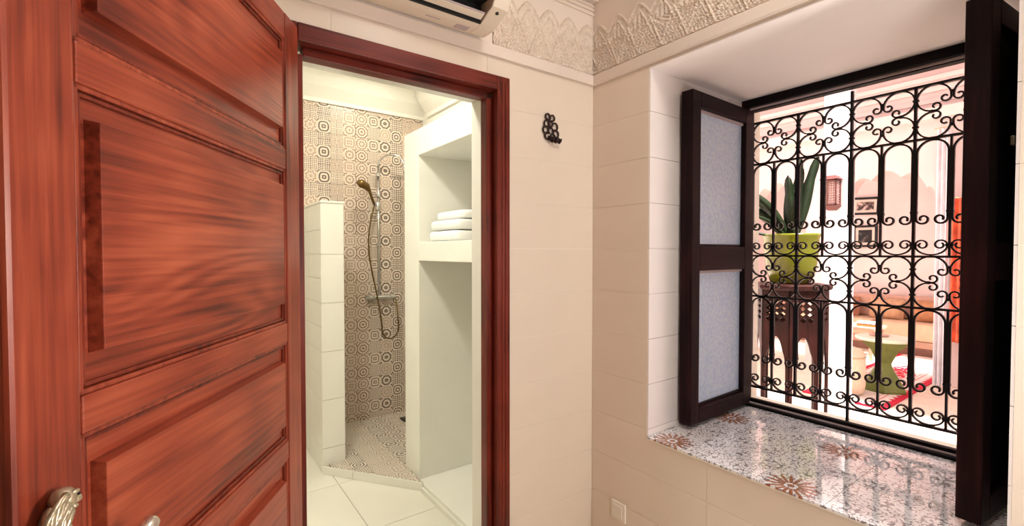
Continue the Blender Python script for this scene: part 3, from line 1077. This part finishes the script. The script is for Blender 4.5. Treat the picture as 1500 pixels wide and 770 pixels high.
def cpath(cy, cz, r, dirang, mirror=1, span=132, rr=.017, turns=1.05):
    """C scroll: big arc facing dirang with both ends curling inward"""
    pts = []
    n = 18
    arcp = [(cy + r * cos(dirang + radians(a)), cz + r * sin(dirang + radians(a))) for a in [-span + 2 * span * i / n for i in range(n + 1)]]

    def curl(p, heading, sgn):
        out = []
        y, z = p
        h = heading
        rad = rr
        k = 14
        for i in range(k):
            d = turns * 2 * pi / k
            rad = rr * (1 - .62 * i / k)
            y += cos(h) * rad * d
            z += sin(h) * rad * d
            h += sgn * d
            out.append((y, z))
        return out
    a_end = dirang + radians(span)
    e = curl(arcp[-1], a_end + pi / 2, +1)
    a_st = dirang - radians(span)
    s = curl(arcp[0], a_st - pi / 2, -1)
    return s[::-1] + arcp + e


def iron(name, path, w=.0055, d=.012):
    return MB().flat(path, w, GX - d / 2, GX + d / 2).build(name, MAT['iron'], gr)


YR = GY - 5 * GP
for z in Z:
    iron('rail', [(GY + .003, z), (YR - .003, z)], .008, .016)
for k in range(6):
    y = GY - k * GP
    ext = k == 2
    lo, hi = (.753, 2.091) if ext else (Z[4], Z[0])
    iron('upright', [(y, lo), (y, hi)], .0085, .014)
for k in range(5):
    y = GY - (k + .5) * GP
    iron('upright', [(y, Z[1]), (y, Z[2])], .0065, .012)
    iron('upright', [(y, Z[3]), (y, Z[4])], .0065, .012)
for z in (1.842, 1.02):
    iron('wall_stub', [(GY, z), (WY1 - .001, z)], .006, .010)
scroll_me = {}
for (zt, zb) in ((Z[0], Z[1]), (Z[2], Z[3])):
    hgt = zt - zb
    for k in range(5):
        yc = GY - (k + .5) * GP
        zc = (zt + zb) / 2
        for sy in (1, -1):
            for sz in (1, -1):
                cy = yc + sy * GP * .252
                cz = zc + sz * hgt * .252
                r = GP * .236
                pth = cpath(cy, cz, r, atan2(sz, sy), span=138, rr=.0150, turns=.95)
                iron('corner_scroll', pth, .0052, .011)
        for q in ((yc, zc + hgt * .30), (yc, zc - hgt * .30), (yc + GP * .28, zc), (yc - GP * .28, zc)):
            MB().box(GX - .008, GX + .008, q[0] - .0055, q[0] + .0055, q[1] - .0055, q[1] + .0055).build('collar', MAT['iron'], gr, bevel=.002)
        for s in (.25, -.25):
            MB().box(GX - .008, GX + .008, GY - k * GP - .009, GY - k * GP + .009, zc + s * hgt - .004, zc + s * hgt + .004).build('collar', MAT['iron'], gr, bevel=.002)
for (zt, zb) in ((Z[1], Z[2]), (Z[3], Z[4])):
    for k in range(10):
        yc = GY - (k + .5) * GP / 2
        r = GP / 4 - .0062
        ztop = zt - .006
        zc = ztop - r
        zl = zt - .285
        # arch with inward curling feet
        path = []
        foot = []
        y, z, h = yc + r, zl, -pi / 2
        for i in range(16):
            d = 1.15 * 2 * pi / 16
            rad = .019 * (1 - .66 * i / 16)
            h -= d
            y += cos(h + d / 2) * rad * d
            z += sin(h + d / 2) * rad * d
            foot.append((y, z))
        right = foot[::-1] + [(yc + r, zl)]
        archp = [(yc + r * cos(a), zc + r * sin(a)) for a in [pi * i / 16 for i in range(17)]]
        left = [(2 * yc - p[0], p[1]) for p in right][::-1]
        iron('arch', right + archp + left, .0062, .012)
        # open heart below
        zb2 = zb + .0065
        hh = .034
        half = []
        y, z, h = yc + r + .001, zb2 + hh, pi / 2
        for i in range(16):
            d = 1.2 * 2 * pi / 16
            rad = .0185 * (1 - .66 * i / 16)
            h += d
            y += cos(h - d / 2) * rad * d
            z += sin(h - d / 2) * rad * d
            half.append((y, z))
        half = half[::-1]
        bot = [(yc + (r + .001) * cos(a), zb2 + hh + hh * sin(a)) for a in [-pi * i / 14 for i in range(15)]]
        other = [(2 * yc - p[0], p[1]) for p in half][::-1]
        iron('heart_scroll', half + bot + other, .0052, .011)
    for k in range(1, 10):
        y = GY - k * GP / 2
        for z in (zt - .262, zb + .041):
            MB().box(GX - .009, GX + .009, y - .0105, y + .0105, z - .005, z + .005).build('collar', MAT['iron'], gr, bevel=.002)

# ------------------------------------------------------------------ patio beyond the window
PK = plain('pink_white_limewash', srgb(244, 234, 233), .85, .03, 2, bump=.05, bscale=18)
MAT['lime'] = PK
MAT['lime_pink'] = plain('blush_limewash', srgb(240, 222, 217), .85, .04, 2, bump=.05, bscale=18)
pf = struct(MB().box(XB2, 9.6, -1.6, 4.4, -.12, -.006).build('floor_patio', MAT['grout']), 'pale tiled patio floor')
MAT['patio_tile'] = plain('pale_terrazzo', srgb(240, 222, 204), .45, .04, 8)
tile_field(pf, MAT['patio_tile'], 'z', -.006, .006, steps(2.28, .5, XB2, 9.6), steps(0, .5, -1.6, 4.4), (XB2, 9.6), (-1.6, 4.4), gap=.005, name='floor_tile')
struct(MB().box(XB2, 9.6, 4.4, 4.6, 0, 5.2).build('wall_patio_left', PK), 'patio wall on the left')
struct(MB().box(XB2, 9.6, -1.8, -1.6, 0, 5.2).build('wall_patio_right', PK), 'patio wall on the right')
struct(MB().box(9.0, 9.2, -1.6, 4.4, 0, 3.4).build('wall_patio_far', MAT['lime_pink']), 'far wall of the sitting alcove')
struct(MB().box(XB, XB2, -2.3, 4.6, CEIL + .13, 5.2).build('wall_patio_near', PK), 'upper patio wall above the window')
struct(MB().box(XB + .36, XB2, YA2 + .001, 4.6, 0, CEIL + .13).build('wall_patio_near_left', PK), 'patio wall left of the window')


# arcade wall with scalloped arches
def arch_outline(y0, y1, zs, za, n=5):
    """opening outline from (y0,zs) up over the lobes to (y1,zs)"""
    c = (y0 + y1) / 2
    half = (y1 - y0) / 2
    pts = []
    for i in range(61):
        a = pi - pi * i / 60
        pts.append((c + half * cos(a), zs + (za - zs) * (sin(a) ** .7 * .86 + .14 * abs(sin(a * n)) * min(1, 4 * sin(a)))))
    return pts


AXF, AXB = 6.8, 7.05
m = MB()
ops = [(1.42, 2.33, 1.84, 2.42), (2.72, 3.45, 1.84, 2.42)]
yprev = -1.6
for (y0, y1, zs, za) in ops:
    m.box(AXF, AXB, yprev, y0, 0, 4.6)
    out = arch_outline(y0, y1, zs, za)
    for i in range(len(out) - 1):
        p, q = out[i], out[i + 1]
        m.add([(AXF, p[0], p[1]), (AXF, q[0], q[1]), (AXF, q[0], 2.7), (AXF, p[0], 2.7),
               (AXB, p[0], p[1]), (AXB, q[0], q[1]), (AXB, q[0], 2.7), (AXB, p[0], 2.7)],
              [(0, 1, 2, 3), (4, 7, 6, 5), (0, 4, 5, 1)])
    m.box(AXF, AXB, y0, y1, 2.7, 4.6)
    yprev = y1
m.box(AXF, AXB, yprev, 4.4, 0, 4.6)
MAT['arcade'] = plain('rose_limewash', srgb(238, 214, 211), .85, .03, 2, bump=.05, bscale=18)
aw = struct(m.build('wall_arcade', MAT['arcade']), 'white arcade wall with scalloped arches')
MB().box(AXF - .16, AXF, -1.6, 4.4, 2.90, 3.02).build('cornice_beam', MAT['lime_pink'], aw)
for z in (3.10, 3.22, 3.34, 3.46, 3.58):
    MB().box(AXF - .03 - (z - 3.1) * .12, AXF, -1.6, 4.4, z, z + .05).build('string_course', MAT['arcade'], aw)
pil = struct(MB().box(5.0, 5.2, 1.665, 1.865, .10, 3.6).build('pillar', PK, bevel=.01), 'square white patio pillar')
MB().box(4.985, 5.215, 1.65, 1.88, 0, .10).build('pillar_base', PK, pil)
MB().box(4.985, 5.215, 1.65, 1.88, 3.6, 3.75).build('pillar_capital', PK, pil)
struct(MB().box(4.96, 5.24, -1.6, 4.4, 3.75, 4.0).build('beam_patio', PK), 'white beam across the patio pillar')
struct(MB().box(AXB + .75, 9.2, -1.6, 4.4, 3.3, 3.4).build('ceiling_alcove_shade', PK), 'partial white ceiling added to shade the alcove')  # added against the sun; open strip behind the arches lets some light in
struct(MB().box(4.96, AXF, -1.6, 4.4, 4.0, 4.1).build('roof_gallery_shade', PK), 'unseen flat roof added to shade the patio gallery')  # out of view, added to keep direct sun off the gallery

# lattice lantern box on the pillar
MAT['redwood'] = plain('reddish_lattice_wood', srgb(92, 42, 38), .5, .12, 20)
lb = empty('lattice_lantern', (4.95, 1.77, 1.87), 'small reddish wooden lattice box on the white pillar', 'lantern')
m = MB()
for y in (1.712, 1.822):
    for x in (4.885, 4.985):
        m.box(x, x + .012, y, y + .012, 1.885, 2.125)
m.box(4.885, 4.997, 1.712, 1.834, 1.885, 1.90).box(4.885, 4.997, 1.712, 1.834, 2.112, 2.125)
m.build('frame', MAT['redwood'], lb)
m = MB()
for k in range(10):
    z = 1.905 + k * .0225
    m.box(4.889, 4.893, 1.724, 1.822, z, z + .007)
for k in range(5):
    y = 1.732 + k * .019
    m.box(4.888, 4.892, y, y + .007, 1.90, 2.112)
for k in range(10):
    z = 1.905 + k * .0225
    m.box(4.897, 4.985, 1.716, 1.720, z, z + .007)
m.build('lattice', plain('pale_lattice', srgb(150, 108, 98), .6), lb)
MB().add([(4.862, 1.695, 2.126), (4.999, 1.695, 2.126), (4.999, 1.85, 2.126), (4.862, 1.85, 2.126),
          (4.92, 1.735, 2.165), (4.999, 1.735, 2.165), (4.999, 1.81, 2.165), (4.92, 1.81, 2.165)],
         [(3, 2, 1, 0), (4, 5, 6, 7), (0, 1, 5, 4), (1, 2, 6, 5), (2, 3, 7, 6), (3, 0, 4, 7)]).build('roof', MAT['redwood'], lb)
MB().add([(4.875, 1.705, 1.884), (4.999, 1.705, 1.884), (4.999, 1.84, 1.884), (4.875, 1.84, 1.884),
          (4.95, 1.745, 1.845), (4.999, 1.745, 1.845), (4.999, 1.80, 1.845), (4.95, 1.80, 1.845)],
         [(0, 1, 2, 3), (7, 6, 5, 4), (0, 4, 5, 1), (1, 5, 6, 2), (2, 6, 7, 3), (3, 7, 4, 0)]).build('bracket', MAT['redwood'], lb)


# framed pictures on the alcove wall
def picture(y0, y1, z0, z1, label, seed, tilt):
    e = empty('framed_picture', (8.99, (y0 + y1) / 2, (z0 + z1) / 2), label, 'picture', 'framed pictures in the alcove')
    e.rotation_euler = (tilt, 0, 0)
    w, h = (y1 - y0) / 2, (z1 - z0) / 2
    m = MB()
    f = .034
    for b in ((-w, w, -h, -h + f), (-w, w, h - f, h), (-w, -w + f, -h + f, h - f), (w - f, w, -h + f, h - f)):
        m.box(-.022, .004, *b)
    o = m.build('frame', MAT['iron'], None, local=True)
    o.parent = e
    o = MB().box(-.006, .003, -w + f, w - f, -h + f, h - f).build('mat_board', plain('mat_board', srgb(232, 220, 206), .8), None)
    o.parent = e
    t = NT('faded_print')
    c = t.coord()
    t.base(t.ramp(t.noise(c, 16 + seed, 3, .6), [(.40, srgb(40, 34, 34)), (.5, srgb(130, 104, 96)), (.62, srgb(214, 192, 182))]), .6)
    if seed > 3:
        t.base(t.ramp(t.noise(c, 14, 3, .6), [(.45, srgb(18, 18, 18)), (.62, srgb(64, 60, 58)), (.75, srgb(140, 132, 128))]), .6)
    o = MB().box(-.009, -.005, -w + f + .04, w - f - .04, -h + f + .04, h - f - .04).build('print', t.m, None)
    o.parent = e


picture(2.55, 2.93, 2.06, 2.34, 'upper small black framed landscape print in the alcove', 1, radians(2))
picture(2.57, 2.90, 1.54, 1.89, 'lower black framed dark print in the alcove', 5, 0)

# plant stand
DKW = wood('dark_carved_walnut', 2, srgb(18, 7, 5), srgb(36, 14, 11), srgb(62, 28, 23), rough=.5, spec=.15)
PSX, PSY, PSR, PSH = 3.50, 1.50, .205, 1.235
ps = empty('plant_stand', (PSX, PSY, 0), 'tall carved dark wooden octagonal stand with pierced arches', 'stand')
MB().lathe([(PSR + .035, 0), (PSR + .045, .012), (PSR + .045, .03), (PSR + .03, .038)], 8, (PSX, PSY, PSH - .038), rot=pi / 8).build('top', DKW, ps)
face_w = 2 * PSR * math.tan(pi / 8)
for k in range(8):
    a = 2 * pi * k / 8
    m = MB()
    hw_ = face_w / 2
    T = .016
    top = PSH - .039

    def bx(u0, u1, z0, z1):
        m.box(u0, u1, -T / 2, T / 2, z0, z1)
    bx(-hw_, -hw_ + .018, 0, top)
    bx(hw_ - .018, hw_, 0, top)
    bx(-hw_ + .018, hw_ - .018, top - .06, top)
    bx(-hw_ + .018, hw_ - .018, top - .25, top - .215)
    # pierced band: diamonds
    for i in range(3):
        for j in range(4):
            cy = -hw_ + .018 + (face_w - .036) * (i + .5) / 3
            cz = top - .215 + .155 * (j + .5) / 4
            w2, h2 = (face_w - .036) / 6 * .98, .155 / 8 * .98
            for (q0, q1, q2) in (((-w2, -h2), (0, -h2), (-w2, 0)), ((w2, -h2), (w2, 0), (0, -h2)), ((w2, h2), (0, h2), (w2, 0)), ((-w2, h2), (-w2, 0), (0, h2))):
                vs = [(cy + q[0] * 1.0, y_, cz + q[1] * 1.0) for y_ in (-T / 2, T / 2) for q in (q0, q1, q2)]
                m.add(vs, [(0, 1, 2), (5, 4, 3), (0, 3, 4, 1), (1, 4, 5, 2), (2, 5, 3, 0)])
    # lobed arch below
    aw_ = hw_ - .018
    out = []
    for i in range(33):
        t = i / 32
        ang = pi * t
        rr = 1 + .10 * abs(sin(4 * ang))
        out.append((-aw_ * cos(ang), top - .25 - .30 + (.19 * sin(ang) + .05 * (1 - abs(2 * t - 1)) ** 3) * rr))
    for i in range(32):
        p, q = out[i], out[i + 1]
        zt = top - .25
        m.add([(p[0], -T / 2, p[1]), (q[0], -T / 2, q[1]), (q[0], -T / 2, zt), (p[0], -T / 2, zt),
               (p[0], T / 2, p[1]), (q[0], T / 2, q[1]), (q[0], T / 2, zt), (p[0], T / 2, zt)],
              [(0, 1, 2, 3), (7, 6, 5, 4), (0, 4, 5, 1)])
    o = m.build('pierced_panel', DKW, None)
    o.parent = ps
    o.location = (PSR * cos(a), PSR * sin(a), 0)
    o.rotation_euler = (0, 0, a + pi / 2)

# pot and plant
pp = empty('potted_plant', (PSX, PSY, PSH), 'strap-leaved plant in a lime green glazed pot on the stand', 'plant')
MAT['pot'] = plain('lime_green_glaze', srgb(96, 100, 14), .2, .06, 4)
MB().lathe([(.10, 0), (.125, .01), (.155, .10), (.168, .22), (.172, .315), (.178, .33), (.178, .345), (.162, .345), (.158, .31), (.12, .30)], 32, (PSX, PSY, PSH)).build('pot', MAT['pot'], pp, smooth=True)
MB().lathe([(.157, 0), (.156, .012), (.01, .018)], 24, (PSX, PSY, PSH + .302)).build('soil', plain('dark_soil', srgb(60, 44, 34), .95, .2, 60), pp)
MAT['leaf'] = plain('dark_green_strap_leaf', srgb(22, 36, 12), .5, .25, 14, spec=.25)


def strap(az, tilt, length, width, droop, off, twist=0.0):
    m = MB()
    n = 14
    ca, sa = cos(az), sin(az)
    rows_ = []
    px, pz, ang = off, .30, pi / 2 - tilt
    pts = []
    for i in range(n + 1):
        pts.append((px, pz, ang))
        st = length / n
        px += cos(ang) * st
        pz += sin(ang) * st
        ang -= droop / n * (i / n) * 2
    vs = []
    for i, (x, z, an) in enumerate(pts):
        t = i / n
        w = width * (.55 + .45 * sin(pi * min(1, t * 1.25 + .1))) * (1 if t < .86 else max(.05, 1 - ((t - .86) / .14) ** 2 * .95))
        nx, nz = -sin(an), cos(an)
        for s, d in ((-1, .010), (0, 0), (1, .010), (0, -.005)):
            tw = twist * min(1.0, .25 + t)
            ip = s * w / 2 * sin(tw) + d * cos(tw)      # in the bending plane
            op = s * w / 2 * cos(tw) - d * sin(tw)      # across it
            lx = x + nx * ip
            lz = z + nz * ip
            vs.append((PSX + lx * ca - op * sa, PSY + lx * sa + op * ca, PSH + lz))
    fs = []
    for i in range(n):
        for k in range(4):
            fs.append((i * 4 + k, i * 4 + (k + 1) % 4, i * 4 + 4 + (k + 1) % 4, i * 4 + 4 + k))
    m.add(vs, fs)
    m.build('leaf', MAT['leaf'], pp, smooth=True)


RT = radians(-35.8)          # image right as seen from the room
for az, tl, ln, wd, dr_, of in ((RT, .24, .62, .100, .12, .02), (RT + .5, .14, .60, .095, .15, .0), (RT - .7, .10, .50, .090, .1, .01), (RT + pi, .03, .46, .095, .1, .0),
                                (RT + pi, .52, .60, .080, 1.35, .02), (RT + pi - .25, .70, .64, .075, 1.25, .03), (RT + pi + .4, .95, .44, .040, 1.0, .03), (RT + 2.2, .5, .42, .070, .8, .03),
                                (RT - 2.0, .5, .38, .070, .7, .03), (RT + 1.2, .35, .46, .080, .5, .02), (RT + pi - .1, 1.25, .30, .026, .6, .06)):
    strap(az, tl, ln, wd, dr_, of, 1.15 if wd > .06 else .7)

# green hourglass table
gt = empty('side_table', (5.99, 1.64, .014), 'low green hourglass side table with pale round top', 'table')
MAT['table_green'] = plain('olive_green_glaze', srgb(112, 124, 58), .4, .1, 8)
MB().lathe([(.20, 0), (.205, .02), (.15, .12), (.075, .25), (.07, .29), (.13, .42), (.215, .505), (.225, .52)], 6, (5.99, 1.64, .0145), rot=.3).build('pedestal', MAT['table_green'], gt)
MB().lathe([(.235, 0), (.25, .012), (.25, .03), (.24, .036)], 32, (5.99, 1.64, .5355)).build('table_top', plain('pale_marble', srgb(232, 228, 206), .3), gt)
MB().lathe([(.08, 0), (.085, .008), (.085, .016)], 20, (6.0, 1.69, .572)).build('saucer', plain('rose_ceramic', srgb(190, 150, 130), .4), gt)

# cream pouf
pu = empty('pouf', (5.58, 1.86, .0125), 'cream upholstered pouf behind the white pillar', 'pouf')
MB().lathe([(.14, 0), (.17, .02), (.18, .10), (.18, .30), (.175, .40), (.15, .45), (.10, .468), (.02, .472)], 28, (5.58, 1.86, .013)).build('seat_body', plain('cream_linen', srgb(238, 216, 190), .9, .04, 30), pu, smooth=True)
MB().lathe([(.176, 0), (.186, .006), (.186, .012), (.176, .018)], 28, (5.58, 1.86, .385)).build('piping', plain('tan_piping', srgb(206, 176, 146), .9), pu, smooth=True)


# red and white rug
def rug_material():
    t = NT('red_and_white_woven_rug')
    p = t.coord('Position')
    sep = t.n('ShaderNodeSeparateXYZ')
    t.t.links.new(p, sep.inputs[0])
    x, y = sep.outputs[0], sep.outputs[1]
    ey = t.math('MINIMUM', t.math('SUBTRACT', y, 1.42), t.math('SUBTRACT', 2.12, y))
    ex = t.math('SUBTRACT', x, 5.25)
    tooth = t.math('MULTIPLY', t.math('PINGPONG', t.math('MULTIPLY', x, 1.0), .05), .8)
    tooth2 = t.math('MULTIPLY', t.math('PINGPONG', y, .05), .8)
    by = t.math('LESS_THAN', t.math('SUBTRACT', ey, tooth), .045)
    bx_ = t.math('LESS_THAN', t.math('SUBTRACT', ex, tooth2), .03)
    bord = t.math('MAXIMUM', by, bx_)
    s1 = t.math('LESS_THAN', t.math('ABSOLUTE', t.math('SUBTRACT', ey, .135)), .008)
    s2 = t.math('LESS_THAN', t.math('ABSOLUTE', t.math('SUBTRACT', ey, .17)), .004)
    dx = t.math('SUBTRACT', x, 6.95)
    dy = t.math('SUBTRACT', y, 1.80)
    dia = t.math('ADD', t.math('MULTIPLY', t.math('ABSOLUTE', dx), .30), t.math('ABSOLUTE', dy))
    med = t.math('MULTIPLY', t.math('LESS_THAN', dia, .20), t.math('GREATER_THAN', t.noise(p, 22, 2), .42))
    f = t.math('MAXIMUM', t.math('MAXIMUM', bord, med), t.math('MULTIPLY', t.math('MAXIMUM', s1, s2), .6))
    c = t.mix(f, t.ramp(t.noise(p, 30, 3), [(.35, srgb(236, 214, 206)), (.65, srgb(246, 236, 226))]), srgb(206, 22, 56))
    t.base(c, .95)
    return t.m


rg = MB().box(5.25, 8.35, 1.42, 2.12, .0005, .0125).build('woven_rug', rug_material())
tag(rg, 'red bordered white woven rug on the patio floor', 'rug')

# sofa in the alcove
sf = empty('banquette_sofa', (8.4, 2.4, 0), 'beige banquette sofa along the alcove wall', 'sofa')
MAT['sofa'] = plain('beige_upholstery', srgb(226, 192, 160), .9, .04, 12)
MAT['sofa_wood'] = plain('brown_plinth', srgb(140, 102, 86), .6, .1, 8)
MB().box(8.42, 8.98, 1.55, 4.2, 0, .11).build('plinth', MAT['sofa_wood'], sf)
MB().box(8.40, 8.98, 1.55, 4.2, .112, .20).build('base_rail', plain('pale_wood_rail', srgb(196, 160, 136), .6), sf)
for k in range(3):
    MB().box(8.39, 8.98, 1.56 + k * .88, 2.43 + k * .88, .202, .46).build('seat_cushion', MAT['sofa'], sf, bevel=.04, seg=3)
MB().box(8.78, 8.985, 1.56, 4.2, .462, .80).build('backrest', plain('rose_upholstery', srgb(214, 172, 152), .9, .05, 12), sf, bevel=.05, seg=3)
for k, (y, c) in enumerate(((1.82, (196, 140, 100)), (2.35, (206, 164, 128)), (2.9, (178, 120, 92)))):
    o = MB()
    cm = (8.66, y, .612)

    def fn(u, v, cm=cm):
        a = (u - .5) * 2
        b = (v - .5) * 2
        return (cm[0], cm[1] + a * .2, cm[2] + b * .16)
    for s in (-1, 1):
        o.grid(lambda u, v, s=s, cm=cm: (cm[0] + s * .075 * ((1 - (2 * u - 1) ** 2) * (1 - (2 * v - 1) ** 2)) ** .45 + (v - .5) * .08,
                                         cm[1] + (2 * u - 1) * .21, cm[2] + (2 * v - 1) * .145), 12, 12)
    c0 = empty('throw_cushion', (8.66, y, .46), ('rust square cushion at the right end of the alcove sofa', 'tan square cushion in the middle of the alcove sofa', 'brown square cushion at the left of the alcove sofa')[k], 'cushion', 'cushions on the alcove sofa')
    o.build('cover', plain('cushion_cloth', srgb(*c), .9, .08, 18), c0, smooth=True)

# low table with books in front of the sofa
lt = empty('low_table', (7.75, 2.35, 0), 'low pale wooden table before the alcove sofa', 'table')
MAT['pale_wood'] = wood('pale_pink_wood', 1, srgb(186, 142, 116), srgb(216, 172, 146), srgb(232, 196, 172), rough=.5)
MB().box(7.5, 8.0, 2.16, 2.75, .40, .44).build('table_top', MAT['pale_wood'], lt, bevel=.004)
for x in (7.53, 7.93):
    for y in (2.19, 2.68):
        MB().box(x, x + .04, y, y + .04, 0, .40).build('leg', MAT['pale_wood'], lt)
for k, (c, w, zz, lab) in enumerate((((218, 132, 70), .20, .441, 'orange book under the white one on the low table'), ((238, 238, 240), .15, .473, 'white book lying on the orange one on the low table'))):
    b = empty('book', (7.7, 2.3, zz), lab, 'book', 'books on the low table')
    MB().box(7.62, 7.62 + w, 2.18, 2.40, zz, zz + .004).box(7.62, 7.62 + w, 2.18, 2.40, zz + .026, zz + .030).box(7.62, 7.625, 2.18, 2.40, zz, zz + .03).build('cover', plain('book_cover', srgb(*c), .5), b)
    MB().box(7.626, 7.615 + w, 2.185, 2.395, zz + .0045, zz + .0255).build('pages', plain('paper', srgb(236, 230, 218), .9), b)


# curtains beside the arch
def curtain(name, label, x, y0, y1, z0, z1, n, amp, mat, waist=None):
    m = MB()
    nu, nv = n * 10, 16

    def pos(u, v, s):
        y = y0 + (y1 - y0) * u
        z = z0 + (z1 - z0) * v
        if waist:
            k = 1 - waist[1] * math.exp(-((v - waist[0]) / .22) ** 2)
            y = y0 + (y - y0) * k
        return (x + amp * sin(u * n * 2 * pi + .6 * v) + s * .0025, y, z)
    m.grid(lambda u, v: pos(u, v, -1), nu, nv)
    m.grid(lambda u, v: pos(u, v, 1), nu, nv)
    e = empty(name, (x, (y0 + y1) / 2, z0), label, 'curtain', 'curtains beside the arch')
    m.build('cloth', mat, e, smooth=True)
    MB().tube([(x, y0 - .02, z1 + .012), (x, y1 + .02, z1 + .012)], .008, 8).build('rod', MAT['brass'], e)


curtain('patio_curtain', 'sheer white curtain hanging right of the arch', 6.68, 1.285, 1.40, .01, 2.78, 3, .022, plain('white_voile', srgb(246, 240, 244), .9), None)
curtain('patio_curtain', 'orange red curtain hanging beside the white one', 6.66, .95, 1.27, .50, 2.02, 6, .024,
        plain('orange_red_cloth', srgb(232, 112, 78), .85, .2, 9), None)
